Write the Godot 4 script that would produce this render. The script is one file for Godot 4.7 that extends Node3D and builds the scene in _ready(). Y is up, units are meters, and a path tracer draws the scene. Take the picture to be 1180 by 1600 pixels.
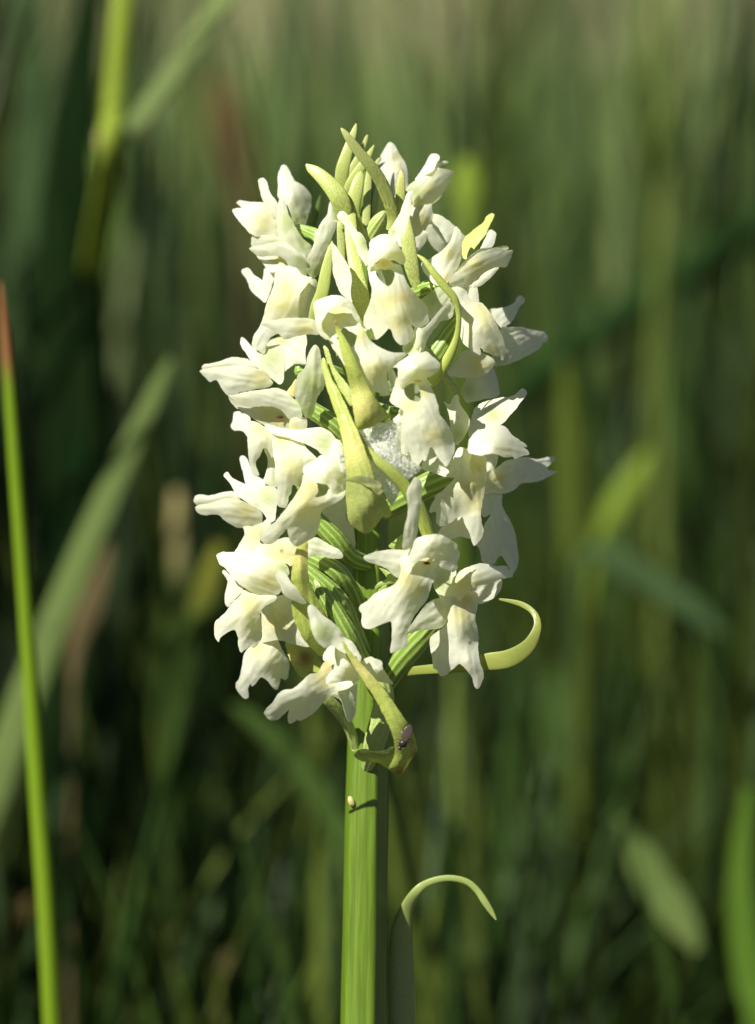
extends Node3D
# A pale creamy marsh orchid in a sunlit meadow. Plant shapes are in millimetres about the middle of its flower spike.

const FOOT := 267.0   # millimetres from the middle of the spike down to the soil
var pal := {}
var mats := {}
var edge_noise := FastNoiseLite.new()
var soft_noise := FastNoiseLite.new()
var rng := RandomNumberGenerator.new()
var orchid: Node3D



func _ready() -> void:
	rng.seed = 20417
	edge_noise.seed = 5
	edge_noise.frequency = 0.55
	soft_noise.seed = 11
	soft_noise.frequency = 0.16
	# ---- camera, sky, sun, exposure
	var pitch := deg_to_rad(-4.0)
	var cam := Camera3D.new()
	cam.name = "camera"
	cam.position = Vector3(0, 0.30, 0)
	cam.rotation.x = pitch
	cam.fov = 16.3
	cam.near = 0.02
	cam.far = 900.0
	var lens := CameraAttributesPhysical.new()
	lens.frustum_focal_length = 100.0
	lens.frustum_focus_distance = 0.474
	lens.exposure_aperture = 9.5
	cam.attributes = lens
	add_child(cam)
	cam.fov = 16.3
	cam.current = true
	var env := Environment.new()
	env.background_mode = Environment.BG_SKY
	var sky := Sky.new()
	var sm := ProceduralSkyMaterial.new()
	sm.sky_top_color = Color(0.30, 0.42, 0.62)
	sm.sky_horizon_color = Color(0.68, 0.73, 0.74)
	sm.sky_curve = 0.12
	sm.ground_bottom_color = Color(0.16, 0.17, 0.10)
	sm.ground_horizon_color = Color(0.4, 0.42, 0.34)
	sm.sky_energy_multiplier = 0.66
	sky.sky_material = sm
	env.sky = sky
	env.tonemap_mode = Environment.TONE_MAPPER_LINEAR
	env.tonemap_exposure = 1.75
	env.sdfgi_enabled = true
	env.ssao_enabled = true
	env.ssil_enabled = true
	var we := WorldEnvironment.new()
	we.name = "world"
	we.environment = env
	add_child(we)
	var sun := DirectionalLight3D.new()
	sun.name = "sun"
	var az := deg_to_rad(46.0)
	var el := deg_to_rad(44.0)
	var to_sun := Vector3(-sin(az) * cos(el), sin(el), cos(az) * cos(el))
	sun.basis = Basis.looking_at(-to_sun)
	sun.light_energy = 1.6
	sun.light_color = Color(1.0, 0.98, 0.93)
	sun.light_angular_distance = 0.5
	sun.shadow_enabled = true
	add_child(sun)

	colours()
	materials()
	build_ground()
	build_meadow()
	# ---- the orchid, leaning as the photograph shows it; its foot stands in the soil
	orchid = Node3D.new()
	orchid.name = "marsh_orchid"
	var d := 0.4826
	orchid.basis = Basis(Vector3.RIGHT, pitch)
	orchid.position = cam.position - orchid.basis.z * d - orchid.basis.y * FOOT * 0.001
	tag(orchid, "creamy white marsh orchid with a dense flower spike on a thick green stem", "orchid")
	add_child(orchid)
	build_stem()
	build_flowers()
	build_bracts()
	build_foam()
	build_fly()
	build_blades()


func colours() -> void:
	pal = {
		"w": lin(0.92, 0.935, 0.79), "y": lin(0.82, 0.77, 0.36), "g": lin(0.55, 0.64, 0.27), "o": lin(0.78, 0.62, 0.26), "s": lin(0.33, 0.38, 0.26),
		"r": lin(0.14, 0.025, 0.01), "x": lin(0.18, 0.07, 0.02), "t": lin(0.36, 0.42, 0.28),
		"b": lin(0.56, 0.67, 0.24), "k": lin(0.62, 0.69, 0.32), "c": lin(0.50, 0.61, 0.17), "cb": lin(0.31, 0.37, 0.10), "dark_stalk": lin(0.022, 0.05, 0.012), "d": lin(0.10, 0.18, 0.04), "stripe": lin(0.48, 0.58, 0.26),
		"l": lin(0.40, 0.52, 0.20),
		"stem": lin(0.125, 0.205, 0.018), "stem_dark": lin(0.095, 0.175, 0.010),
		"gy": lin(0.16, 0.26, 0.018), "gb": lin(0.24, 0.32, 0.04), "red": lin(0.26, 0.125, 0.05), "pale": lin(0.15, 0.21, 0.065), "gap_shade": lin(0.008, 0.022, 0.007),  # last colour: near-black standing in for a shade gap
		"blu": lin(0.06, 0.105, 0.04), "lime": lin(0.21, 0.30, 0.04), "fork": lin(0.21, 0.28, 0.10), "node": lin(0.50, 0.32, 0.20), "cream": lin(0.72, 0.64, 0.36), "ylg": lin(0.085, 0.12, 0.02), "straw": lin(0.42, 0.36, 0.16), "gold": lin(0.19, 0.20, 0.03),
		"dry": lin(0.13, 0.105, 0.05), "rust": lin(0.12, 0.075, 0.032), "mid": lin(0.085, 0.16, 0.022), "dim": lin(0.05, 0.09, 0.02),  # dim also paints shade into the lower ends of some blades
	}
	pal["ovary"] = lin(0.17, 0.30, 0.055)


func materials() -> void:
	var fine := noise_image(256, 0.16, FastNoiseLite.TYPE_SIMPLEX_SMOOTH, 3, 2)
	var soft := noise_image(256, 0.045, FastNoiseLite.TYPE_SIMPLEX_SMOOTH, 8, 3)
	var grain := noise_image(512, 0.11, FastNoiseLite.TYPE_SIMPLEX_SMOOTH, 14, 3)
	var cells := noise_image(256, 0.09, FastNoiseLite.TYPE_CELLULAR, 4, 1)
	material("petal", 0.55, 0.35, Color(1.0, 1.0, 0.74), normal_tex(grain, 3.0), 0.6)
	var speck := speckle_tex(fine, 0.88, 1.0, Color(1, 0.97, 0.75))
	material("bract", 0.40, 0.5, Color(0.7, 0.7, 0.3), normal_tex(fine, 2.0), 0.2, speck)
	mats["bract"].uv1_scale = Vector3(0.9, 0.9, 1.0)
	material("ovary", 0.36, 0.5, Color(0.2, 0.2, 0.1), normal_tex(soft, 2.0), 0.5, speck)
	material("stem", 0.42, 0.5, Color(0, 0, 0), normal_tex(soft, 1.5), 0.4, speckle_tex(soft, 0.86, 1.0, Color(1, 1, 0.9)))
	material("leaf", 0.7, 0.15, Color(0.7, 0.7, 0.3), normal_tex(soft, 1.5), 0.4)
	material("grass", 0.5, 0.4, Color(0.45, 0.5, 0.2), null, 0.0)
	var foam := material("foam", 0.3, 0.5, Color(1.0, 1.0, 0.9), normal_tex(cells, 3.0), 0.3)
	pal["foam"] = lin(0.93, 0.95, 0.80)


func lin(r: float, g: float, b: float) -> Color:
	return Color(r, g, b)


func noise_image(size: int, freq: float, kind: int, seed_: int, octaves: int = 2) -> Image:
	var n := FastNoiseLite.new()
	n.noise_type = kind
	n.frequency = freq
	n.seed = seed_
	n.fractal_octaves = octaves
	var im := n.get_seamless_image(size, size)
	im.convert(Image.FORMAT_RGBA8)
	return im


func normal_tex(im: Image, strength: float) -> ImageTexture:
	var c := Image.create_from_data(im.get_width(), im.get_height(), false, Image.FORMAT_RGBA8, im.get_data())
	c.bump_map_to_normal_map(strength)
	return ImageTexture.create_from_image(c)


func speckle_tex(im: Image, low: float, high: float, tint: Color) -> ImageTexture:
	var size := im.get_width()
	var out := Image.create(size, size, false, Image.FORMAT_RGBA8)
	for y in size:
		for x in size:
			var v := im.get_pixel(x, y).r
			v = smoothstep(0.15, 0.85, v)
			var k: float = lerp(low, high, v)
			out.set_pixel(x, y, Color(k, k, k).lerp(Color(k, k, k) * tint, 1.0 - v))
	return ImageTexture.create_from_image(out)


func material(called: String, rough: float, spec: float, through: Color, normal: Texture2D, nscale: float, albedo: Texture2D = null) -> StandardMaterial3D:
	var m := StandardMaterial3D.new()
	m.resource_name = called
	m.vertex_color_use_as_albedo = true
	m.roughness = rough
	m.metallic_specular = spec
	m.cull_mode = BaseMaterial3D.CULL_DISABLED
	if through.r + through.g + through.b > 0.0:
		m.backlight_enabled = true
		m.backlight = through
	if normal:
		m.normal_enabled = true
		m.normal_texture = normal
		m.normal_scale = nscale
	if albedo:
		m.albedo_texture = albedo
	mats[called] = m
	return m


func tag(o: Node, label: String, category: String, group: String = "", kind: String = "") -> void:
	if label != "":
		o.set_meta("label", label)
	if category != "":
		o.set_meta("category", category)
	if group != "":
		o.set_meta("group", group)
	if kind != "":
		o.set_meta("kind", kind)


func commit(parent: Node, called: String, v: PackedVector3Array, n: PackedVector3Array, c: PackedColorArray, uv: PackedVector2Array, ix: PackedInt32Array, m: Material) -> MeshInstance3D:
	var a := []
	a.resize(Mesh.ARRAY_MAX)
	a[Mesh.ARRAY_VERTEX] = v
	a[Mesh.ARRAY_NORMAL] = n
	a[Mesh.ARRAY_COLOR] = c
	a[Mesh.ARRAY_TEX_UV] = uv
	a[Mesh.ARRAY_INDEX] = ix
	var am := ArrayMesh.new()
	am.add_surface_from_arrays(Mesh.PRIMITIVE_TRIANGLES, a)
	am.surface_set_material(0, m)
	var o := MeshInstance3D.new()
	o.mesh = am
	o.name = called
	parent.add_child(o, true)
	return o


func normals_of(v: PackedVector3Array, ix: PackedInt32Array) -> PackedVector3Array:
	var n := PackedVector3Array()
	n.resize(v.size())
	for t in range(0, ix.size(), 3):
		var a := v[ix[t]]
		var f := (v[ix[t + 2]] - a).cross(v[ix[t + 1]] - a)   # clockwise fronts
		for k in 3:
			n[ix[t + k]] += f
	for i in n.size():
		n[i] = n[i].normalized() if n[i].length_squared() > 0.0 else Vector3.BACK
	return n


# ---- a thin-plate surface through depth points (x, y, z)
func fit(c: Array) -> PackedFloat64Array:
	var k := c.size() / 3
	var w := PackedFloat64Array()
	w.resize(k + 3)
	if k < 3:
		w[k] = c[2]
		return w
	var n := k + 3
	var m := []
	for i in n:
		var row := PackedFloat64Array()
		row.resize(n + 1)
		m.append(row)
	for i in k:
		for j in k:
			m[i][j] = plate(c[3 * i] - c[3 * j], c[3 * i + 1] - c[3 * j + 1])
		m[i][k] = 1.0
		m[i][k + 1] = c[3 * i]
		m[i][k + 2] = c[3 * i + 1]
		m[k][i] = 1.0
		m[k + 1][i] = c[3 * i]
		m[k + 2][i] = c[3 * i + 1]
		m[i][n] = c[3 * i + 2]
	for p in n:
		var best := p
		for r in range(p + 1, n):
			if absf(m[r][p]) > absf(m[best][p]):
				best = r
		var swap = m[p]
		m[p] = m[best]
		m[best] = swap
		for r in n:
			if r != p and absf(m[r][p]) > 0.0:
				var f: float = m[r][p] / m[p][p]
				for q in range(p, n + 1):
					m[r][q] -= f * m[p][q]
	for i in n:
		w[i] = m[i][n] / m[i][i]
	return w


func plate(dx: float, dy: float) -> float:
	var r := dx * dx + dy * dy
	return 0.0 if r < 1e-9 else 0.5 * r * log(r)


func depth(c: Array, w: PackedFloat64Array, x: float, y: float) -> float:
	var k := c.size() / 3
	var z := w[k] + w[k + 1] * x + w[k + 2] * y
	if k >= 3:
		for i in k:
			z += w[i] * plate(x - c[3 * i], y - c[3 * i + 1])
	return z


func rounded(flat: Array, step: float) -> PackedVector2Array:
	var p := PackedVector2Array()
	for i in range(0, flat.size(), 2):
		p.append(Vector2(flat[i], flat[i + 1]))
	var out := PackedVector2Array()
	var n := p.size()
	for i in n:
		var a := p[(i + n - 1) % n]
		var b := p[i]
		var c := p[(i + 1) % n]
		var d := p[(i + 2) % n]
		var parts := maxi(1, roundi(b.distance_to(c) / step))
		for s in parts:
			var q := catmull(a, b, c, d, float(s) / parts)
			var e := edge_noise.get_noise_2d(q.x * 1.0 + 300.0, q.y * 1.0) * 0.10 + edge_noise.get_noise_2d(q.x * 4.0 + 70.0, q.y * 4.0) * 0.05
			out.append(q + Vector2(e, edge_noise.get_noise_2d(q.x, q.y + 500.0) * 0.10 + edge_noise.get_noise_2d(q.x * 4.0, q.y * 4.0 + 30.0) * 0.05))
	return out


func catmull(a: Vector2, b: Vector2, c: Vector2, d: Vector2, t: float) -> Vector2:
	return 0.5 * (2.0 * b + (c - a) * t + (2.0 * a - 5.0 * b + 4.0 * c - d) * t * t + (3.0 * b - a - 3.0 * c + d) * t * t * t)


func gap(p: PackedVector2Array, q: Vector2) -> float:
	var best := 1e9
	var a := p[p.size() - 1]
	for b in p:
		var ab := b - a
		var t := clampf((q - a).dot(ab) / maxf(ab.length_squared(), 1e-9), 0.0, 1.0)
		best = minf(best, (a + ab * t).distance_squared_to(q))
		a = b
	return sqrt(best)


# ---- a petal, sepal, lip or bract: an outline laid over a curved surface, swollen in the middle and rolled at the rim
func blade(parent: Node, called: String, outline: Array, ctrl: Array, swell: float, base: String, tints: Array, crumple: float, hole: Array, m: Material) -> MeshInstance3D:
	var g := 0.21
	var rim := rounded(outline, g)
	var gapped := rounded(hole, g) if hole.size() else PackedVector2Array()
	var pts := PackedVector2Array()
	var far := PackedFloat32Array()
	var inner := PackedFloat32Array()
	var lo := rim[0]
	var hi := rim[0]
	for q in rim:
		lo = lo.min(q)
		hi = hi.max(q)
		pts.append(q)
		far.append(0.0)
		inner.append(0.0)
	for q in gapped:
		pts.append(q)
		far.append(gap(rim, q))
		inner.append(0.0)
	var row := 0
	var most := 0.2
	var y := lo.y
	while y < hi.y:
		var x := lo.x + (g * 0.5 if row % 2 else 0.0)
		while x < hi.x:
			var q := Vector2(x + rng.randf_range(-0.03, 0.03), y + rng.randf_range(-0.03, 0.03))
			if Geometry2D.is_point_in_polygon(q, rim) and not (gapped.size() and Geometry2D.is_point_in_polygon(q, gapped)):
				var d := gap(rim, q)
				var e := d if gapped.is_empty() else minf(d, gap(gapped, q))
				if e > g * 0.45:
					pts.append(q)
					far.append(d)
					inner.append(e)
					most = maxf(most, d)
			x += g
		y += g * 0.866
		row += 1
	var tri := Geometry2D.triangulate_delaunay(pts)
	var ix := PackedInt32Array()
	for t in range(0, tri.size(), 3):
		var a := pts[tri[t]]
		var b := pts[tri[t + 1]]
		var c := pts[tri[t + 2]]
		var mid := (a + b + c) / 3.0
		if not Geometry2D.is_point_in_polygon(mid, rim) or (gapped.size() and Geometry2D.is_point_in_polygon(mid, gapped)):
			continue
		if (b - a).cross(c - a) < 0.0:
			ix.append_array([tri[t], tri[t + 1], tri[t + 2]])
		else:
			ix.append_array([tri[t], tri[t + 2], tri[t + 1]])
	# the long axis, for the fine veins that run along it
	var mean := Vector2.ZERO
	for q in rim:
		mean += q / rim.size()
	var sxx := 0.0
	var sxy := 0.0
	var syy := 0.0
	for q in rim:
		var e := q - mean
		sxx += e.x * e.x
		sxy += e.x * e.y
		syy += e.y * e.y
	var axis := Vector2.from_angle(0.5 * atan2(2.0 * sxy, sxx - syy))
	var w := fit(ctrl)
	var v := PackedVector3Array()
	var cols := PackedColorArray()
	var uv := PackedVector2Array()
	for i in pts.size():
		var q := pts[i]
		var t := clampf(far[i] / most, 0.0, 1.0)
		var z := depth(ctrl, w, q.x, q.y) + 0.42 * swell * (1.0 - (1.0 - t) * (1.0 - t))
		z += crumple * (0.16 * soft_noise.get_noise_2d(q.x * 1.3, q.y * 1.3) + 0.05 * edge_noise.get_noise_2d(q.x * 0.7, q.y * 0.7))
		var vein := soft_noise.get_noise_2d(q.dot(axis) * 1.1 + 40.0, q.dot(axis.orthogonal()) * 6.5)
		z += 0.13 * vein * minf(1.0, inner[i] / 0.6)
		v.append(Vector3(q.x, q.y + FOOT, z) * 0.001)
		uv.append(q / 9.0)
		var ink := tone(base, tints, q)
		var dim := 1.0 - 0.10 * maxf(0.0, vein)
		cols.append(Color(ink.r * dim, ink.g * dim, ink.b * dim * dim))
	return commit(parent, called, v, normals_of(v, ix), cols, uv, ix, m)


func tone(base: String, tints: Array, q: Vector2) -> Color:
	var c: Color = pal[base]
	for k in range(0, tints.size(), 4):
		var d: float = q.distance_to(Vector2(tints[k + 1], tints[k + 2])) / tints[k + 3]
		c = c.lerp(pal[tints[k]], 0.85 * exp(-d * d))
	var s := 1.0 + 0.05 * soft_noise.get_noise_2d(q.x * 2.0 + 90.0, q.y * 2.0)
	return Color(c.r * s, c.g * s, c.b * s)


# ---- a body swept along a curve; each point is x, y, z, half width
func sweep(parent: Node, called: String, p: Array, flat: float, base: String, tip: String, ridges: int, m: Material, scale_mm: float = 0.001, lift: float = FOOT, around: int = 36) -> MeshInstance3D:
	var k := p.size() / 4
	var at := PackedVector3Array()
	var wide := PackedFloat32Array()
	for i in k - 1:
		var steps := 8
		for s in steps + (1 if i == k - 2 else 0):
			var t := float(s) / steps
			var r := []
			for j in 4:
				var a: float = p[4 * maxi(i - 1, 0) + j]
				var b: float = p[4 * i + j]
				var c: float = p[4 * (i + 1) + j]
				var d: float = p[4 * mini(i + 2, k - 1) + j]
				r.append(0.5 * (2.0 * b + (c - a) * t + (2.0 * a - 5.0 * b + 4.0 * c - d) * t * t + (3.0 * b - a - 3.0 * c + d) * t * t * t))
			at.append(Vector3(r[0], r[1] + lift, r[2]))
			var end := clampf(((i + t) / (k - 1) - 0.86) / 0.14, 0.0, 1.0) if ridges else 0.0
			wide.append(maxf(r[3] * sqrt(1.0 - 0.96 * end * end), 0.02))
	var v := PackedVector3Array()
	var cols := PackedColorArray()
	var uv := PackedVector2Array()
	var ix := PackedInt32Array()
	var n := at.size()
	var run := 0.0
	for i in n:
		var dir := (at[mini(i + 1, n - 1)] - at[maxi(i - 1, 0)]).normalized()
		var side := dir.cross(Vector3.BACK)
		side = side.normalized() if side.length() > 0.05 else Vector3.RIGHT
		var front := side.cross(dir).normalized()
		run += at[i].distance_to(at[maxi(i - 1, 0)])
		var s := float(i) / (n - 1)
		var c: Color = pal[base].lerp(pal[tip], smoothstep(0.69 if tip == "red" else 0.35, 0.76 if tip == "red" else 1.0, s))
		for j in around + 1:
			var th := TAU * j / around
			var groove := 0.5 + 0.5 * cos(ridges * th + s * 7.0) if ridges else 1.0
			var rad := wide[i] * (1.0 + 0.02 * cos(17.0 * th) if ridges == 0 else 0.88 + 0.12 * groove)
			var bulk := flat
			v.append((at[i] + side * cos(th) * rad + front * sin(th) * rad * bulk) * scale_mm)
			var shade := c
			if ridges:
				shade = c.lerp(pal["stripe"], 0.9 * pow(groove, 4.0))
			elif around > 12:
				shade = c * (1.0 - 0.07 * (0.5 + 0.5 * cos(17.0 * th)))
			var sp := 1.0 + 0.10 * soft_noise.get_noise_2d(run * 1.5 + at[i].x, float(j) * 2.0)
			cols.append(Color(shade.r * sp, shade.g * sp, shade.b * sp))
			uv.append(Vector2(cos(th) * wide[i], run + at[i].x * 3.0) / 9.0)
	for i in n - 1:
		for j in around:
			var a := i * (around + 1) + j
			var b := a + around + 1
			ix.append_array([a, a + 1, b, a + 1, b + 1, b])
	for e in [0, n - 1]:
		var mid := v.size()
		v.append(at[e] * scale_mm)
		cols.append(cols[e * (around + 1)])
		uv.append(uv[e * (around + 1)])
		for j in around:
			var a: int = e * (around + 1) + j
			ix.append_array([mid, a, a + 1] if e == 0 else [mid, a + 1, a])
	return commit(parent, called, v, facing_out(v, ix, at, scale_mm, around), cols, uv, ix, m)


func facing_out(v: PackedVector3Array, ix: PackedInt32Array, at: PackedVector3Array, scale_mm: float, around: int) -> PackedVector3Array:
	var n := normals_of(v, ix)
	# the seam: first and last vertex of a ring share a normal
	for i in at.size():
		var a := i * (around + 1)
		var s := (n[a] + n[a + around]).normalized()
		n[a] = s
		n[a + around] = s
	return n


func flower() -> Node3D:
	var f := Node3D.new()
	f.name = "flower"
	orchid.add_child(f, true)
	return f

func build_ground() -> void:
	var m := StandardMaterial3D.new()
	m.albedo_texture = speckle_tex(noise_image(256, 0.05, FastNoiseLite.TYPE_SIMPLEX_SMOOTH, 21, 4), 0.18, 0.32, Color(1.0, 0.85, 0.6))
	m.uv1_triplanar = true
	m.uv1_world_triplanar = true
	m.uv1_scale = Vector3.ONE * 1.7
	m.roughness = 0.95
	var pm := PlaneMesh.new()
	pm.size = Vector2(1200, 1200)
	pm.material = m
	var g := MeshInstance3D.new()
	g.name = "ground"
	g.mesh = pm
	tag(g, "dark soil of the meadow under the grass", "ground", "", "structure")
	add_child(g)
	# a low grassy rise that closes the meadow
	var v := PackedVector3Array()
	var c := PackedColorArray()
	var uv := PackedVector2Array()
	var ix := PackedInt32Array()
	var hn := FastNoiseLite.new()
	hn.seed = 4
	hn.frequency = 0.05
	for j in 61:
		for i in 61:
			var x := -150.0 + 5.0 * i
			var t := j / 60.0
			var z := -14.0 - 60.0 * t
			v.append(Vector3(x, -0.3 + 14.0 * t * (1.0 + 0.3 * hn.get_noise_2d(x, z)), z))
			var k := 1.0 + 0.5 * hn.get_noise_2d(x * 6.0, z * 6.0)
			var dry := smoothstep(0.09, 0.16, t) * clampf(0.5 + 1.6 * hn.get_noise_2d(x * 5.0 + 40.0, z * 2.0), 0.0, 1.0)
			c.append(Color(0.20 * k, 0.27 * k, 0.075 * k).lerp(Color(0.24, 0.17, 0.11), dry))
			uv.append(Vector2(x, z))
	for j in 60:
		for i in 60:
			var a := j * 61 + i
			ix.append_array([a, a + 61, a + 1, a + 1, a + 61, a + 62])
	var o := commit(self, "hills", v, normals_of(v, ix), c, uv, ix, mats["grass"])
	tag(o, "low grassy rise behind the meadow", "hill", "", "structure")


func meadow_blade(bend: float, sway: float) -> ArrayMesh:
	var v := PackedVector3Array()
	var uv := PackedVector2Array()
	var c := PackedColorArray()
	var ix := PackedInt32Array()
	var segs := 7
	for i in segs + 1:
		var t := float(i) / segs
		var w := 0.5 * (1.0 - pow(t, 2.2)) * (0.75 + 0.25 * sin(t * PI)) + 0.01
		var fwd := bend * t * t
		var y := t - 0.35 * absf(bend) * t * t * t
		var side := sway * sin(t * 2.6)
		for s in [-1.0, 0.0, 1.0]:
			v.append(Vector3(side + s * w * 0.012, y, fwd - absf(s) * w * -0.004))
			uv.append(Vector2(s, t))
			c.append(Color.WHITE)
	for i in segs:
		for s in 2:
			var a := i * 3 + s
			ix.append_array([a, a + 3, a + 1, a + 1, a + 3, a + 4])
	var n := normals_of(v, ix)
	var arr := []
	arr.resize(Mesh.ARRAY_MAX)
	arr[Mesh.ARRAY_VERTEX] = v
	arr[Mesh.ARRAY_NORMAL] = n
	arr[Mesh.ARRAY_COLOR] = c
	arr[Mesh.ARRAY_TEX_UV] = uv
	arr[Mesh.ARRAY_INDEX] = ix
	var am := ArrayMesh.new()
	am.add_surface_from_arrays(Mesh.PRIMITIVE_TRIANGLES, arr)
	am.surface_set_material(0, mats["grass"])
	return am


func build_meadow() -> void:
	var shapes := [[0.06, 0.01], [0.22, -0.03], [0.45, 0.02], [0.12, 0.05], [0.75, 0.0]]
	var root := Node3D.new()
	root.name = "meadow_grass"
	tag(root, "tall meadow grass growing thickly behind and around the orchid", "grass", "", "stuff")
	add_child(root)
	var clump := FastNoiseLite.new()
	clump.seed = 31
	clump.frequency = 1.6
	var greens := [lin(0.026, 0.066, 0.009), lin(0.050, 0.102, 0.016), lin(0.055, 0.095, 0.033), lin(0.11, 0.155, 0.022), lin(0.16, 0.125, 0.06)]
	var lots := []
	for k in shapes.size():
		lots.append([[], []])
	for i in 80000:
		var zone := rng.randf()
		var d := 0.0
		var x := 0.0
		var h := 0.0
		var cl := 0.0
		if zone > 0.78:
			d = rng.randf_range(0.64, 2.8)
			x = -(0.11 * d + 0.05) - 0.55 * rng.randf()
			h = rng.randf_range(0.36, 0.47) if d < 1.0 else rng.randf_range(0.42, 0.62)
		elif zone > 0.745:
			d = rng.randf_range(0.64, 0.95)
			x = rng.randf_range(-0.2, 0.03)
			h = rng.randf_range(0.11, 0.24)
		elif zone < 0.41:
			d = rng.randf_range(0.85, 2.4)
			x = rng.randf_range(-0.5 - 0.35 * d, 0.12 + 0.2 * d)
			cl = clump.get_noise_2d(x, d)
			h = 0.17 + 0.11 * rng.randf() + 0.08 * cl
			if rng.randf() < 0.07:
				h = rng.randf_range(0.32, 0.62)
		elif zone < 0.72:
			d = 2.4 + 13.0 * pow(rng.randf(), 1.5)
			x = rng.randf_range(-0.6 - 0.2 * d, 0.15 + 0.17 * d)
			cl = clump.get_noise_2d(x * 0.5, d * 0.5)
			h = 0.22 + 0.14 * rng.randf() + 0.12 * cl
			if rng.randf() < 0.06:
				h = rng.randf_range(0.4, 0.9)
		else:
			d = rng.randf_range(0.15, 0.85)
			x = rng.randf_range(-1.2, -0.30)
			if x > -0.30 - 0.15 * d:
				continue
			h = rng.randf_range(0.18, 0.33)
		var wide := rng.randf_range(0.28, 0.62) * (1.0 + 0.16 * maxf(0.0, d - 2.4))
		var b := Basis(Vector3.UP, rng.randf() * TAU) * Basis(Vector3.RIGHT, rng.randf_range(-0.12, 0.16))
		b = b.scaled_local(Vector3(wide, h, h))
		var k := rng.randi() % shapes.size()
		if k == 4 and (rng.randf() < 0.5 or h > 0.3):
			k = 0
		if k == 2 and h > 0.3:
			k = 3
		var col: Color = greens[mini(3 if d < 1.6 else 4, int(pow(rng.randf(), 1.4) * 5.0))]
		var s := rng.randf_range(0.75, 1.25) * (2.2 if d > 2.4 else 0.68)  # near grass colour lowered to paint shade, far grass raised in tone
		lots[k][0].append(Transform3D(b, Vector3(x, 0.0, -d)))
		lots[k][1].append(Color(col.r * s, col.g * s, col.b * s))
	for k in shapes.size():
		var mm := MultiMesh.new()
		mm.transform_format = MultiMesh.TRANSFORM_3D
		mm.use_colors = true
		mm.mesh = meadow_blade(shapes[k][0], shapes[k][1])
		mm.instance_count = lots[k][0].size()
		for i in mm.instance_count:
			mm.set_instance_transform(i, lots[k][0][i])
			mm.set_instance_color(i, lots[k][1][i])
		var o := MultiMeshInstance3D.new()
		o.name = "grass_blades"
		o.multimesh = mm
		o.set_meta("kind", "stuff")
		root.add_child(o, true)


func build_stem() -> void:
	# angular, faintly ribbed stem: px centre, half width along the height (mm)
	var p := [[-267.0, -2.1, 3.9], [-140.0, -2.1, 3.6], [-69.0, -2.05, 3.25], [-39.0, -1.6, 3.02], [-17.0, -1.15, 2.65], [0.0, -0.9, 2.3], [17.0, -1.1, 1.8], [34.0, -1.5, 1.25], [46.0, -1.6, 0.6]]
	var v := PackedVector3Array()
	var c := PackedColorArray()
	var uv := PackedVector2Array()
	var ix := PackedInt32Array()
	var around := 48
	var rows := 60
	for i in rows + 1:
		var y: float = lerp(-267.0, 46.0, float(i) / rows)
		var k := 0
		while k < p.size() - 2 and y > p[k + 1][0]:
			k += 1
		var t: float = (y - p[k][0]) / (p[k + 1][0] - p[k][0])
		var cx: float = lerp(p[k][1], p[k + 1][1], t)
		var hw: float = lerp(p[k][2], p[k + 1][2], t)
		for j in around + 1:
			var th := TAU * j / around
			var a := fposmod(th - deg_to_rad(26.0), TAU / 5.0) - TAU / 10.0
			var poly := cos(PI / 5.0) / cos(a)
			var r: float = hw * (lerp(poly, 1.0, 0.25) * 1.03 + 0.006 * sin(th * 23.0) + 0.006 * sin(th * 41.0))
			v.append(Vector3(cx + sin(th) * r, y + FOOT, cos(th) * r) * 0.001)
			var band := 0.5 + 0.5 * sin(th * 7.0 + 1.0 + 0.004 * y)
			var col: Color = pal["stem"].lerp(pal["stem_dark"], 0.4 * band)
			c.append(col)
			uv.append(Vector2(th * 3.0, y * 0.035) / 8.0)
	for i in rows:
		for j in around:
			var a := i * (around + 1) + j
			var b := a + around + 1
			ix.append_array([a, b, a + 1, a + 1, b, b + 1])
	var n := normals_of(v, ix)
	for i in rows + 1:
		var a := i * (around + 1)
		var s := (n[a] + n[a + around]).normalized()
		n[a] = s
		n[a + around] = s
	commit(orchid, "stem", v, n, c, uv, ix, mats["stem"])
	# the one stem leaf seen low on the right, its tip drooping
	sweep(orchid, "leaf", [4.2, -170.0, -5.0, 2.0, 4.0, -100.0, -5.0, 2.0, 3.2, -66.0, -4.2, 1.85, 3.2, -58.0, -3.0, 1.5, 3.8, -54.2, -1.6, 1.0, 5.2, -51.2, 0.7, 0.62, 7.0, -49.9, 0.7, 0.46, 9.5, -49.35, 0.7, 0.42, 11.9, -49.8, 0.6, 0.42, 13.4, -51.0, 0.5, 0.42, 14.5, -52.6, 0.5, 0.46, 15.4, -54.0, 0.4, 0.34, 16.0, -55.0, 0.4, 0.08], 0.35, "l", "l", 0, mats["bract"])
	sweep(orchid, "scar", [-3.75, -38.2, 2.3, 0.2, -3.6, -38.7, 2.45, 0.42, -3.35, -39.3, 2.45, 0.38, -3.25, -39.6, 2.3, 0.1], 0.8, "cream", "cream", 0, mats["bract"])


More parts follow.
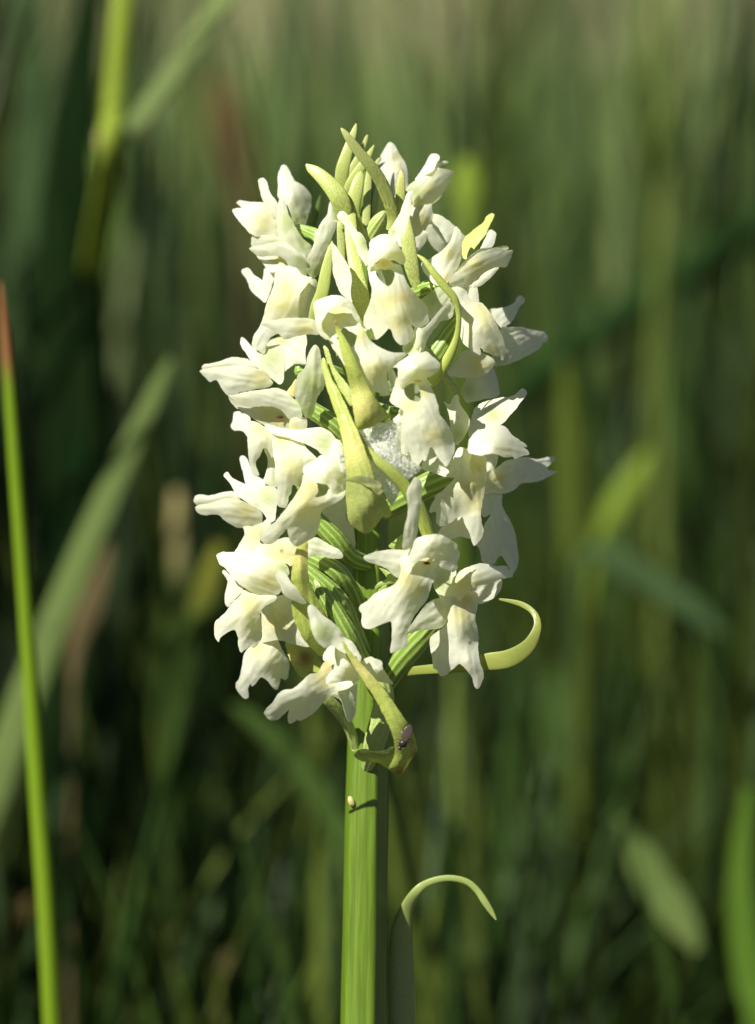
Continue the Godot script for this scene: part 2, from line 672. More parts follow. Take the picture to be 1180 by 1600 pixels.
func build_foam() -> void:
	var root := Node3D.new()
	root.name = "spittle_foam"
	root.position = orchid.position
	root.basis = orchid.basis
	tag(root, "lump of frothy white insect foam stuck among the bracts at mid spike", "foam")
	add_child(root)
	var lumps := [[[1.34,11.71,2.68,12.72,3.18,14.06,3.68,12.13,3.18,9.19,3.51,7.86,4.6,7.36,5.52,6.03,5.69,5.52,4.85,4.85,3.68,3.85,2.84,2.51,1.84,0.84,1.09,2.09,0.33,3.59,-0.58,4.84,-1.67,7.1,-2.42,9.19,-2.84,10.7,-1.25,11.37,0,11.71], [2.93,12.55,15.31,-2.34,10.03,15.69,4.18,5.02,15.31,1.25,1.25,15.44,0.84,7.52,16.18], 1.3], [[-5.71,9.4,-4.7,8.98,-4.02,6.7,-4.18,4.85,-5.36,5.19,-6.37,7.04], [-5.03,7.54,14.39,-5.88,9.23,13.77,-4.61,8.81,14.08], 1.3]]
	for L in lumps:
		blade(root, "froth", L[0], L[1], L[2], "foam", [], 0.5, [], mats["foam"])
	var ball := SphereMesh.new()
	ball.radius = 1.0
	ball.height = 2.0
	ball.radial_segments = 10
	ball.rings = 6
	var film := StandardMaterial3D.new()
	film.resource_name = "bubble_film"
	film.transparency = BaseMaterial3D.TRANSPARENCY_ALPHA
	film.albedo_color = Color(1, 1, 1, 0.12)
	film.roughness = 0.04
	film.metallic_specular = 0.4
	ball.material = film
	var at: Array[Transform3D] = []
	for L in lumps:
		var rim := rounded(L[0], 0.3)
		var lo := rim[0]
		var hi := rim[0]
		for q in rim:
			lo = lo.min(q)
			hi = hi.max(q)
		var w := fit(L[1])
		for i in int((hi.x - lo.x) * (hi.y - lo.y) * 24.0):
			var q := Vector2(rng.randf_range(lo.x, hi.x), rng.randf_range(lo.y, hi.y))
			if not Geometry2D.is_point_in_polygon(q, rim):
				continue
			var d := clampf(gap(rim, q) / 1.6, 0.0, 1.0)
			var z: float = depth(L[1], w, q.x, q.y) + L[2] * (1.0 - (1.0 - d) * (1.0 - d))
			var r := 0.07 + 0.13 * pow(rng.randf(), 2.5)
			at.append(Transform3D(Basis.from_scale(Vector3.ONE * r * 0.001), Vector3(q.x, q.y + FOOT, z + r * 0.15) * 0.001))
	var mm := MultiMesh.new()
	mm.transform_format = MultiMesh.TRANSFORM_3D
	mm.mesh = ball
	mm.instance_count = at.size()
	for i in at.size():
		mm.set_instance_transform(i, at[i])
	var o := MultiMeshInstance3D.new()
	o.name = "bubbles"
	o.multimesh = mm
	o.set_meta("kind", "stuff")
	root.add_child(o)


func build_fly() -> void:
	pal["fly"] = lin(0.030, 0.022, 0.018)
	pal["wing"] = lin(0.06, 0.045, 0.035)
	var root := Node3D.new()
	root.name = "midge"
	root.position = orchid.position
	root.basis = orchid.basis
	tag(root, "tiny dark midge sitting on the lowest yellowish bract", "insect")
	add_child(root)
	var m := material("chitin", 0.3, 0.5, Color(0, 0, 0), null, 0.0)
	var FX := Vector3(3.58, -30.01, 16.93)
	var pts := func_shift([0.75, 2.0, 0.2, 0.05, 0.45, 1.3, 0.3, 0.28, 0.05, 0.5, 0.4, 0.36, -0.25, -0.1, 0.45, 0.30], FX)
	sweep(root, "abdomen", pts, 0.9, "fly", "fly", 0, m)
	sweep(root, "thorax", func_shift([0.0, 0.35, 0.45, 0.1, -0.2, 0.0, 0.55, 0.48, -0.45, -0.35, 0.45, 0.42, -0.62, -0.62, 0.35, 0.1], FX), 0.9, "fly", "fly", 0, m)
	sweep(root, "head", func_shift([-0.5, -0.5, 0.4, 0.1, -0.68, -0.75, 0.35, 0.28, -0.82, -0.98, 0.25, 0.05], FX), 0.9, "fly", "fly", 0, m)
	sweep(root, "wing", func_shift([-0.1, 0.0, 0.85, 0.08, 0.25, 0.9, 0.75, 0.42, 0.5, 1.7, 0.6, 0.52, 0.7, 2.35, 0.5, 0.1], FX), 0.08, "wing", "wing", 0, m)
	sweep(root, "wing", func_shift([-0.3, 0.1, 0.8, 0.08, -0.1, 0.9, 0.7, 0.35, 0.05, 1.5, 0.5, 0.40, 0.15, 2.0, 0.4, 0.08], FX), 0.08, "wing", "wing", 0, m)
	for s in [-1.0, 1.0]:
		for k in 3:
			var y := 0.35 - 0.4 * k
			sweep(root, "leg", func_shift([-0.2, y - 0.2, 0.35, 0.05, -0.2 + s * 0.7, y + 0.1, 0.6, 0.05, -0.2 + s * 1.35, y - 0.25 + 0.1 * k, 0.05, 0.03], FX), 1.0, "fly", "fly", 0, m, 0.001, FOOT, 6)
		sweep(root, "antenna", func_shift([-0.75, -0.85, 0.4, 0.03, -0.85 + s * 0.25, -1.25, 0.55, 0.02], FX), 1.0, "fly", "fly", 0, m, 0.001, FOOT, 6)


func func_shift(p: Array, by: Vector3) -> Array:
	var o := []
	for i in range(0, p.size(), 4):
		o.append_array([p[i] + by.x, p[i + 1] + by.y, p[i + 2] + by.z, p[i + 3]])
	return o


func grass_thing(called: String, label: String, category: String, at: Vector3, p: Array, flat: float, base: String, tip: String) -> void:
	var o := sweep(self, called, p, flat, base, tip, 0, mats["leaf"], 0.001, 0.0, 12)
	o.position = at
	tag(o, label, category, "grasses around the orchid")


func build_flowers() -> void:
	var f: Node3D
	f = flower()
	blade(f, "sepal", [-13.51,45.72,-13.15,46.87,-12.76,47.2,-12.26,46.86,-11.73,45.85,-11.28,45,-10.55,44.55,-9.67,43.91,-9.06,43.06,-8.94,42.33,-9.08,41.28,-9.52,39.78,-9.81,38.89,-11.13,39,-11.56,39.14,-11.78,40.3,-12.29,41.6,-12.88,42.36,-13.48,42.39,-13.52,44.19], [-12.76,47.2,-3.38,-9.09,42.32,-2.7,-11.12,39.15,-1.71,-13.33,42.69,-1.83,-11.69,42.6,-0.83], 0.43, "w", ["g",-11.12,39.44,1.32], 1.0, [], mats["petal"])
	blade(f, "petal", [-16.11,44.8,-15.86,45.02,-15.48,45.1,-15.03,44.7,-14.73,43.95,-14.43,42.9,-13.54,41.69,-13.32,40.68,-13.4,38.94,-13.7,39.54,-14.59,40.15,-15.18,41.34,-15.7,42.53,-15.96,43.72], [-15.63,44.89,-0.21,-14.73,42.47,0.6,-13.4,40.1,0.97,-15.48,42.22,0.1], 0.43, "w", [], 1.0, [], mats["petal"])
	blade(f, "lip_lobe", [-19.16,41.92,-18.79,42.18,-17.74,42.1,-16.55,41.96,-15.36,41.73,-14.92,40.83,-16.25,40.58,-17.59,40.91,-18.49,41.31], [-19.08,41.92,-2.3,-15.06,41.13,-0.81,-17.4,39.54,-1.56], 0.35, "w", [], 1.0, [], mats["petal"])
	blade(f, "lip", [-19.66,40.81,-19.19,41.1,-18.45,41.15,-16.97,41.56,-15.35,41.68,-14.31,40.77,-13.42,39.27,-13.34,38.08,-13.54,36.87,-15,37.01,-16.75,37.23,-17.94,38.38,-18.86,39.47], [-19.66,40.81,-1.37,-13.55,38.07,0.75,-16.18,39.23,0.87,-15.05,41.38,-0.25], 0.69, "w", ["y",-15.45,38.94,1.61], 1.0, [], mats["petal"])
	blade(f, "hood", [-13.38,40.62,-13.32,41.97,-12.81,42.43,-12.37,41.83,-12.14,40.62,-11.84,39.72,-11.47,39.12,-10.44,37.34,-9.71,36.47,-8.92,35.75,-9.06,34.57,-9.71,33.68,-10.43,34.55,-11.59,35.55,-12.9,36.42,-13.34,37.31], [-12.81,42.28,1.13,-12.78,39.41,2.25,-9.71,35,2.74,-11.02,37.32,2.87], 0.52, "w", ["g",-11.9,38.81,1.9,"g",-9.71,36.18,1.32], 1.0, [], mats["petal"])
	sweep(f, "ovary", [-6.95,35.02,2.59,0.87,-8.13,37.12,1.73,0.85,-9.61,37.88,0.43,0.76,-11.25,38.48,-0.69,0.59], 0.28, "ovary", "ovary", 9, mats["ovary"])
	f = flower()
	blade(f, "petal", [-17.04,36.77,-16.84,37.12,-16.02,37.19,-13.95,37.09,-12.77,36.77,-12.04,36.32,-11.9,35.75,-12.79,35.63,-13.97,35.96,-15.45,35.86,-16.49,35.68,-17.01,35.77], [-16.92,36.62,0.61,-13.96,36.66,1.98,-12.05,36.03,2.6], 0.26, "w", [], 1.0, [], mats["petal"])
	blade(f, "hood", [-17.31,35.48,-16.89,35.67,-15.99,35.77,-13.91,36.17,-12.72,36.16,-11.83,35.69,-10.66,34.78,-9.8,33.92,-9.38,32.67,-9.39,31.85,-9.84,31.45,-11.01,31.77,-11.73,32.62,-12.31,33.62,-13.04,34.22,-13.93,34.41,-14.97,34.32,-16.01,34.43,-16.75,34.96], [-17.31,35.48,1.22,-13.92,35.54,3.39,-9.68,32.27,4.39,-10.97,33.96,5.13,-15.41,34.62,2.02], 0.6, "w", ["g",-10.39,33.39,0.88], 1.0, [], mats["petal"])
	blade(f, "petal", [-16.36,34.78,-15.02,34.57,-13.98,34.68,-13.09,34.35,-12.79,33.6,-13.38,33.17,-13.67,32.44,-13.96,32.23,-14.71,32.48,-15.31,33.39], [-16.06,34.54,0.07,-13.24,34.06,1.69,-14.11,32.31,1.69], -0.35, "w", ["y",-13.38,34.07,0.88], 1.0, [], mats["petal"])
	blade(f, "column", [-13.38,34.48,-12.79,34.33,-12.27,33.59,-12.12,32.99,-11.61,32.69,-11.9,32.25,-12.63,31.95,-13.21,32.4,-13.51,32.84,-13.22,33.59], [-12.79,34.18,2.02,-12.63,32.1,2.64,-13.73,33.07,2.33], 0.52, "w", ["o",-12.71,33.81,0.66], 1.0, [], mats["petal"])
	blade(f, "spur", [-10.71,28.16,-10.13,29.32,-8.83,31.28,-8.03,30.79,-8.18,29.48,-8.47,28.33,-8.69,27.02,-8.83,26.15,-9.85,25.86,-10.72,25.99], [-10.13,29.32,4.24,-8.25,29.92,3.99,-9.56,26.15,3.87], 0.43, "w", ["g",-8.1,30.79,0.88], 1.0, [], mats["petal"])
	blade(f, "lip", [-13.49,32.7,-13.77,31.96,-13.9,30.47,-14.17,29.42,-14.61,28.4,-15.06,26.98,-15.35,25.83,-15.72,24.97,-16.46,23.82,-16.75,22.95,-16.68,22.08,-15.95,21.64,-15.44,21.13,-15.04,21.34,-15,21.92,-14.7,22.78,-14.04,23.49,-12.71,24.04,-10.89,24.88,-10.6,26.02,-10.45,28.32,-10.1,29.36,-8.8,31.19,-9.31,31.43,-10.12,31.74,-10.71,32.5,-11.88,32.97], [-13.77,31.96,3.85,-10.7,32.05,4.6,-15.06,26.98,4.6,-16.68,22.66,3.85,-15.04,21.34,4.1,-10.67,26.02,6.22,-12.68,28.01,6.72,-12.16,30.76,4.48,-9.53,30.84,5.47], 0.78, "w", ["y",-12.68,27.58,1.9,"y",-12.28,29.84,1.61], 1.0, [], mats["petal"])
	blade(f, "sepal", [-18.43,32.65,-18.06,33.01,-17.46,32.99,-16.85,32.3,-16.1,31.68,-15.5,31.36,-15.36,32.4,-15.14,32.98,-14.02,32.5,-13.94,31.6,-14.31,30.28,-14.6,29.4,-15.07,28.26,-15.63,28.55,-16.38,29.16,-17.14,30.08,-17.59,31.13], [-18.21,32.79,-2.03,-14.16,30.87,0.46,-15.79,29.74,-0.16], 0.43, "w", [], 1.0, [], mats["petal"])
	blade(f, "sepal", [-6.42,41.46,-6.13,41.61,-5.62,40.74,-5.4,39.27,-5.54,38.08,-6.05,36.9,-6.63,35.43,-7.21,33.7,-7.5,32.56,-8.09,31.56,-8.67,31.27,-9.31,31.83,-9.45,32.82,-9.59,33.53,-8.94,34.82,-8.5,35.97,-8.21,37.14,-7.5,38.77,-6.78,39.82], [-6.35,41.46,3.85,-5.62,38.67,4.22,-8.66,31.69,4.34,-7.78,35.55,5.22], 0.52, "w", ["g",-8.52,32.12,1.61], 1.0, [], mats["petal"])
	f = flower()
	blade(f, "sepal", [-5.24,38.68,-5.17,39.5,-4.53,39.72,-3.88,39.13,-3.3,37.95,-2.59,36.92,-2.16,36.77,-1.58,35.9,-1.37,34.58,-1.23,34,-1.23,32.97,-1.51,32.24,-2.01,33.11,-2.58,33.99,-3.01,35.45,-3.87,37.06,-4.45,37.94], [-4.88,39.43,10.82,-1.87,35.9,12.06,-1.44,32.53,13.18,-3.3,36.91,11.81], 0.43, "w", ["g",-1.87,35.46,0.88], 1.0, [], mats["petal"])
	blade(f, "sepal", [4.77,42.34,4.34,42.42,3.77,41.99,3.48,40.97,2.91,39.36,2.19,38.19,1.47,37.02,1.61,36.42,2.47,36.12,2.75,35.09,3.18,34.79,3.18,35.82,3.76,37.28,4.19,38.75,4.48,39.78,4.48,41.4], [4.63,42.27,10.39,2.76,37.74,11.51,3.04,35.08,12.62,4.2,40.38,10.76], 0.43, "w", ["g",1.9,37.01,0.73], 1.0, [], mats["petal"])
	blade(f, "throat", [-0.59,32.75,2.41,32.75,2.7,31.34,2.27,30.21,1.49,29.5,0.41,29.92,-0.44,30.77], [-0.44,32.33,12.06,2.41,32.33,12.06,1.27,30.77,11.81], -0.69, "t", ["s",0.99,30.77,2.05], 1.0, [], mats["petal"])
	blade(f, "column", [-0.16,32.31,0.41,32.98,1.26,33.13,1.83,32.74,2.26,32.28,1.55,31.86,0.41,31.84], [0.7,32.85,14.69,0.98,31.92,13.82,0.34,32.25,14.26], 0.52, "w", ["o",0.84,32.66,0.73], 1.0, [], mats["petal"])
	blade(f, "lip", [-1.29,31.92,-1.15,32.36,-0.44,32.51,0.98,32.53,2.26,32.51,3.05,32.36,3.4,31.18,3.82,30.03,4.68,28.92,5.69,27.85,6.56,26.91,6.7,25.9,6.76,25.02,5.82,24.23,4.95,24.11,4.38,24.5,4.66,23.73,4.73,23.02,4.09,22.01,2.96,21.78,2.25,22.56,1.9,23.55,1.47,23.96,0.98,23.45,0.13,22.64,-0.58,22.6,-0.94,23.12,-0.8,23.82,-1.44,23.74,-1.8,24.44,-1.8,25.43,-1.44,26.52,-0.94,27.75,-0.79,29.3,-1.08,30.6], [-1.29,31.92,13.84,0.98,32.38,13.35,3.04,32.21,13.72,0.98,28.67,15.84,2.81,25.64,16.71,6.55,26.62,11.98,-1.73,25.01,12.72,-0.44,22.95,13.97,3.24,22.13,16.21,1.26,30.56,15.09], 0.69, "w", ["y",1.54,27.37,1.76,"y",2.67,24.52,1.32,"o",3.39,27.98,0.88], 1.0, [-0.16,31.55,0.98,31.89,2.12,31.46,2.14,30.41,1.47,29.5,0.55,30.05,-0.01,30.73], mats["petal"])
	blade(f, "hood", [-1.15,34.67,-1.08,35.41,-0.58,35.91,0.41,36.48,1.27,36.46,2.26,36.05,2.62,35.75,2.54,35.12,2.97,34.55,3.54,33.59,3.65,32.91,3.4,32.41,2.97,32.45,2.25,32.81,1.54,32.78,0.84,33.05,0.13,32.8,-0.58,32.28,-1.15,31.74,-1.29,32.9], [-1.15,34.37,13.4,1.27,36.38,13.15,1.26,34.16,16.26,3.4,32.62,14.02,0.69,33.05,15.89,-1.15,31.88,14.4,3.25,33.85,14.65], 0.78, "w", [], 1.0, [], mats["petal"])
	f = flower()
	blade(f, "sepal", [-6.08,35.16,-5.94,35.44,-5.43,34.85,-4.86,33.97,-4.14,32.94,-3.78,32.21,-3.46,31.2,-3.43,30.06,-3.5,28.35,-3.28,27.48,-4.14,28.09,-4.86,28.84,-5.44,30.16,-5.87,31.61,-5.98,33.32], [-6.01,35.3,12.35,-4.72,31.55,12.97,-3.43,27.63,14.22,-5.44,32.3,12.47], 0.43, "w", [], 1.0, [], mats["petal"])
	blade(f, "sepal", [-15.38,24.72,-15.01,25.21,-13.56,25.31,-12.11,25.49,-10.52,25.52,-9.09,25.42,-8.23,25.19,-7.95,24.35,-7.67,23.3,-8.81,23.32,-9.68,23.26,-10.83,23.07,-11.7,22.81,-12.42,22.76,-12.78,23.19,-13.72,23.91,-14.58,24.35], [-15.38,24.72,10.28,-11.68,25.12,12.15,-7.95,24.21,13.27,-11.4,23.44,11.65], 0.52, "w", ["y",-9.67,23.96,1.32], 1.0, [], mats["petal"])
	blade(f, "throat", [-4.54,24.1,-2.55,24.1,-2.4,21.68,-3.83,21.26,-4.68,22.68], [-3.54,22.96,14], -0.43, "t", ["s",-3.54,22.68,1.76], 1.0, [], mats["petal"])
	blade(f, "hood_inside", [-6.38,26.79,-5.24,27.15,-4.25,27,-3.32,26.48,-2.82,25.32,-2.25,24.59,-1.47,23.72,-2.39,22.93,-3.53,23.58,-4.52,24.02,-5.65,22.29,-6.29,22.37,-7.14,23.6,-7.65,24.61,-7.08,25.63], [-6.23,25.04,15.02,-3.53,26.05,14.77,-2.11,23.58,15.89,-6.07,22.58,16.01], -0.69, "w", ["y",-4.95,25.76,1.61,"y",-7.22,24.03,0.88], 1.0, [], mats["petal"])
	blade(f, "lip_lobe", [-6.28,22.46,-5.58,22.64,-4.51,22.14,-3.94,20.71,-3.94,19.29,-4.3,19.01,-4.93,20.15,-5.64,21.15,-6.07,21.86], [-6.21,22.46,16.19,-4.23,19.29,16.81,-6.79,19.89,16.5], 0.43, "w", [], 1.0, [], mats["petal"])
	blade(f, "lip", [-2.67,22.98,-2.39,24.27,-1.68,23.85,-1.47,23.14,-0.98,22.42,0.16,21.56,1.29,21,2.56,20.82,3.85,20.79,2.99,19.75,1.85,18.72,1.28,18.27,1.36,17.16,1.71,16.06,1.29,15.21,0.72,15.2,0.01,15.61,-0.83,15.52,-1.25,16.42,-2.24,17.81,-3.09,19.52,-3.52,21.25,-3.66,21.46,-2.95,21.83], [-2.39,23.84,16.31,-3.09,20.67,17.55,-0.13,19.22,18.54,3.7,20.71,15.06,1.29,15.49,16.31,-0.83,15.73,17.67,-0.41,21.27,16.93], 0.6, "w", ["y",-2.11,22.98,1.17,"y",-0.69,18.37,1.76], 1.0, [], mats["petal"])
	blade(f, "hood", [-8.13,25.29,-8.35,26.73,-8.28,27.44,-7.35,27.9,-6.07,28.23,-4.94,28.25,-4.09,27.86,-3.52,27.65,-2.96,26.66,-2.39,25.54,-2.25,24.97,-2.39,24.57,-2.96,25.1,-3.52,26.29,-4.36,26.65,-5.21,26.73,-6.13,26.46,-6.76,25.48,-7.33,24.51,-6.98,23.52,-6.34,22.75,-6.2,22.4,-6.92,22.56,-7.63,23.28,-7.98,24.27], [-8.13,25.29,15.73,-6.07,28.23,16.23,-2.32,24.83,16.35,-6.27,22.47,16.85,-6.13,26.46,17.47,-4.36,26.7,17.1,-7.33,24.51,17.1,-7.77,23.56,16.23], 0.43, "w", [], 1.0, [], mats["petal"])
	f = flower()
	blade(f, "sepal", [9.59,27.35,9.08,27.32,8.44,26.81,7.72,25.94,7,25.06,6.29,24.32,5.57,23.87,5.28,22.72,5,21.29,6,20.9,6.43,22.2,7.01,23.36,7.73,24.24,8.44,25.26,9.31,26.14,9.74,26.86], [9.45,27.13,13.06,6.72,24.49,14.55,5.85,21.32,15.43,7.58,23.96,13.81], 0.43, "w", [], 1.0, [], mats["petal"])
	blade(f, "petal", [3.28,21.14,3.35,21.79,4.13,22.06,4.63,22.92,4.84,24.07,5.83,23.84,5.76,22.47,5.54,20.75,4.41,20.48], [3.42,21.36,14.94,5.41,23.63,14.94,4.69,20.9,15.56], 0.35, "w", ["g",4.55,21.34,1.17], 1.0, [], mats["petal"])
	blade(f, "throat", [3.14,17.43,4.42,17.57,5.84,17.43,6.13,15.86,5.84,14.16,4.42,14.02,3.43,14.73], [4.42,15.86,14.17], -0.52, "t", ["s",4.42,15.58,1.9], 1.0, [], mats["petal"])
	blade(f, "column", [3.98,16.85,4.54,17.27,5.39,17.34,5.81,16.99,5.53,16.49,4.68,16.71], [4.82,17.06,16.42], 0.35, "w", ["o",5.11,16.92,0.73], 1.0, [], mats["petal"])
	blade(f, "lip", [1.34,18.45,1.84,18.95,2.67,17.36,3.34,16.44,4.26,17.28,5.09,17.53,5.85,17.62,6.43,17.46,7.18,15.86,7.76,14.34,8.17,12.67,9.27,11.27,9.86,10.03,10.12,8.7,9.85,7.34,8.99,6,8.49,6.33,7.75,7.25,7.33,8.08,6.91,8.41,6.58,7.66,6.17,6.58,5.83,6.83,5.5,6.25,5.09,6.17,4.5,6.84,4.09,7.76,3.42,7.51,3.09,8.01,3.08,10,3.17,12.08,3.33,13.16,2.17,13.93,1.59,14.52,1.84,15.69,1.5,17.11], [1.34,18.45,16.39,2,15.35,16.52,6.43,17.46,16.02,4.99,12.9,17.89,5.42,6.5,16.89,8.99,6,17.51,10.12,9.2,15.4,3.5,7.93,16.52,7.91,9.99,17.51,4.17,15,17.14], 0.69, "w", ["y",4.16,13.82,1.21,"y",6,15.68,0.86,"y",7.32,9.99,1.38], 1.0, [3.42,15.93,4.25,16.69,5.17,16.6,5.59,15.51,5.5,14.41,4.66,14.41,3.83,14.92], mats["petal"])
	blade(f, "hood", [1.36,18.39,2.56,19.29,3.83,20.29,4.97,20.97,6.25,21.06,7.1,20.41,8.03,19.64,8.16,18.92,7.66,18.11,6.65,17.52,5.66,17.31,4.67,17.06,3.82,16.65,3.34,15.97,2.84,16.32,2.63,17.16,2.7,18.14,2.42,18.86], [1.57,18.53,16.53,4.97,20.82,15.78,8.09,19.35,15.41,4.94,18.65,18.77,3.33,16.04,16.9,6.08,17.43,17.52], 0.78, "w", [], 1.0, [], mats["petal"])
	f = flower()
	blade(f, "petal", [13.68,35.07,14.28,36.28,14.74,37.5,15.26,37.78,15.91,37.37,15.82,36.61,15.44,35.55,14.41,35.08], [15.26,37.66,3.75,14.27,35.23,5.24,13.6,36.91,4.49], 0.35, "w", [], 1.0, [], mats["petal"])
	blade(f, "sepal", [5.81,32.77,5.91,33.2,6.56,33.46,7.98,34.27,9.28,35.43,9.87,36.49,10.32,37.98,10.75,37.76,11.08,37.33,11.15,36.23,11.24,34.63,11.02,33.3,10.43,31.96,9.7,31.21,9.26,30.19,8.55,29.98,7.55,30.08,6.84,30.98,6.13,31.88], [5.84,32.77,7.22,10.46,37.83,7.1,9.27,34.1,8.84,9.12,30.34,9.21,11.02,33.89,7.72], 0.43, "w", ["y",9.56,34.25,1.17,"o",9.27,30.77,0.73], 1.0, [], mats["petal"])
	blade(f, "petal", [12.59,30.32,14.19,31.71,15.2,32.45,16.14,32.53,15.49,31.58,13.75,30.04,12.59,29.74], [12.88,30.25,8.32,16.07,32.46,7.58,15.56,29.77,7.95], 0.35, "w", [], 1.0, [], mats["petal"])
	blade(f, "petal", [10.28,32.02,11.14,32.81,12.29,33.95,13.44,34.82,14.61,35.01,16.37,35.35,17.25,35.39,17.48,35.06,16.38,34.74,14.33,34.45,12.88,33.57,11.44,32.55], [10.28,32.02,8.73,13.44,34.68,8.73,17.4,35.26,6.74], 0.26, "w", [], 1.0, [], mats["petal"])
	blade(f, "spur", [5.83,28.23,7.12,29.22,8.41,30,9.7,29.78,10.28,28.07,10.14,27.08,9.86,25.8,8.57,25.3,7.13,25.52,6.26,26.66,5.54,27.38], [5.83,27.8,8.33,9.85,29.21,8.82,8.57,25.51,8.08], 0.69, "w", ["g",7.12,28.51,1.76], 1.0, [], mats["petal"])
	blade(f, "petal", [11.45,30.24,13.18,29.95,13.47,27.93,12.61,27.93,12.03,28.79], [12.46,29.23,6.74], 0.26, "w", [], 1.0, [], mats["petal"])
	blade(f, "lip", [9.51,29.45,11.53,29.92,11.96,28.62,12.67,27.9,13.69,27.77,14.53,26.87,15.22,25.69,15.93,24.25,16.51,23.11,16.88,21.84,16.96,21.13,16.6,20.06,16.24,20.12,16.23,20.55,15.8,20.54,15.07,20.81,13.91,21.22,13.62,21.78,13.56,20.65,12.91,21,12.06,21.51,11.21,22.39,10.86,23.55,10.79,24.71,10.86,25.71,10.51,27.16,9.94,28.45], [10.23,29.32,9.95,13.68,27.62,9.46,10.86,24.13,10.33,13.31,24.6,12.32,16.53,20.13,10.2,12.91,21.22,11.45,15.93,23.96,10.95], 0.69, "w", ["y",13.93,26.11,2.05,"y",15.06,21.23,0.88], 1.0, [], mats["petal"])
	blade(f, "hood", [10.52,31.8,11.37,32.48,12.22,33.32,13.37,34.2,14.25,34.53,15.72,34.89,17.21,34.75,17.89,34.87,18.04,34.59,17.66,33.62,16.99,32.49,16.02,32.5,15.13,32.16,14.11,31.55,13.25,30.69,12.68,30.34,12.26,29.92,11.12,29.66,9.98,29.74,9.47,30.23,9.67,31.12], [9.97,30.02,9.71,17.96,34.66,7.1,13.37,32.78,11.33,12.26,29.92,10.09,16.61,32.68,8.59], 0.69, "w", ["y",12.8,32.48,1.61], 1.0, [], mats["petal"])
	f = flower()
	blade(f, "sepal", [1.3,49.82,1.59,50.2,2.11,49.98,2.69,49.15,3.28,48.09,3.87,47.05,4.09,45.85,4.13,44.36,3.86,43.6,2.98,42.82,2.24,42.51,1.51,44.27,0.78,45.62,0.19,47,0.56,47.77,0.41,48.37,0.93,49.29], [1.59,50.2,-2.59,2.25,45.78,-0.97,4.01,44.65,-1.47,0.63,47.62,-1.72], 0.35, "w", ["y",2.69,48.24,0.73,"y",2.83,46.71,0.59], 2.0, [], mats["petal"])
	blade(f, "lip_lobe", [6.51,38.33,7.53,39.2,8.27,38.2,9.01,37.2,9.75,36.49,8.87,35.62,8.29,35.25,7.4,36.04,6.81,37.04], [7.53,38.77,-1.4,8.58,35.61,-2.4,6.44,36.68,-1.9], 0.35, "w", [], 1.0, [], mats["petal"])
	blade(f, "lip_lobe", [5.11,37.33,5.92,38.05,6.8,38.05,6.58,36.74,5.63,35.44,5.26,35.15], [5.92,37.76,-1.63,5.48,35.44,-2,4.53,36.82,-1.81], 0.35, "w", [], 1.0, [], mats["petal"])
	blade(f, "petal", [5.01,44.82,5.6,45.58,6.33,46.82,6.93,47.99,7.52,48.42,8.23,48.09,8.39,47.57,7.92,46.8,7.47,45.86,6.17,45.18,5.29,44.46], [7.51,48.34,-0.15,5.44,45.1,1.59,6.77,46.77,0.97], 0.35, "w", [], 1.0, [], mats["petal"])
	blade(f, "petal", [7.5,46.2,7.95,46.98,8.54,47.34,9.36,47.44,9.58,47.15,8.69,46.8,7.94,46.15], [9.58,47.3,-0.77,7.8,46.36,0.6,8.28,47.71,-0.09], 0.26, "w", [], 1.0, [], mats["petal"])
	blade(f, "lip", [4.26,39.87,4.56,41.19,5.57,41.17,6.74,41.25,7.32,41.35,7.47,40.19,8.06,39.78,7.47,38.74,6.74,38.57,6.16,37.85,5.58,37.21,4.92,37,4.41,38.42], [4.7,40.45,3.09,7.47,39.9,2.71,5.29,37.42,2.71,5.86,39.83,3.58], 0.52, "w", ["y",5.86,38.97,1.61], 1.0, [], mats["petal"])
	blade(f, "lip_lobe", [7.32,39.97,8.35,39.84,9.51,39.19,10.54,38.25,11.42,37.4,12.15,36.99,13.31,36.85,12.89,36.51,12.01,36.18,11.27,36.08,10.24,36.99,9.5,36.1,8.92,36.82,8.19,37.98,7.47,38.86], [7.61,39.46,2.77,9.51,36.39,2.89,13.19,36.82,1.15,10.53,37.58,2.52], 0.43, "w", [], 1.0, [], mats["petal"])
	blade(f, "petal", [3.83,43.41,4.71,44.3,5.58,44.9,6.75,45.64,7.63,46.21,8.36,46.11,7.33,44.29,5.57,42.05,4.84,41.01,4.55,42.05,4.27,42.65], [3.98,43.4,2.59,7.92,46.09,1.97,4.99,41.6,3.21], 0.35, "w", ["g",4.99,42.8,1.61], 1.0, [], mats["petal"])
	blade(f, "hood", [4.69,41.57,4.99,41.86,5.57,42.44,6.73,43.76,7.46,45.1,8.2,46.1,9.09,46.14,10.28,45.99,10.13,45.47,9.54,44.11,8.8,42.89,8.21,42,7.48,41.4,6.75,41.08,5.57,40.83,4.77,40.94], [10.28,45.92,0.65,4.99,41.3,3.39,7.32,43.65,3.14,8.06,42.13,2.15], 0.6, "w", ["y",5.57,41.6,1.03,"y",6.88,43.2,0.88], 1.0, [], mats["petal"])
	f = flower()
	blade(f, "sepal", [15.01,27.34,16.35,27.6,17.69,27.92,18.59,28.46,19.05,29.22,19.42,29.46,19.87,29.09,19.93,28.57,19.33,27.88,18.57,26.37,17.81,25.46,16.91,24.85,16.32,25.28,15.59,26.31], [19.42,29.38,-2.99,15.45,26.91,-0.87,17.52,26.5,-1.5], 0.43, "w", [], 1.0, [], mats["petal"])
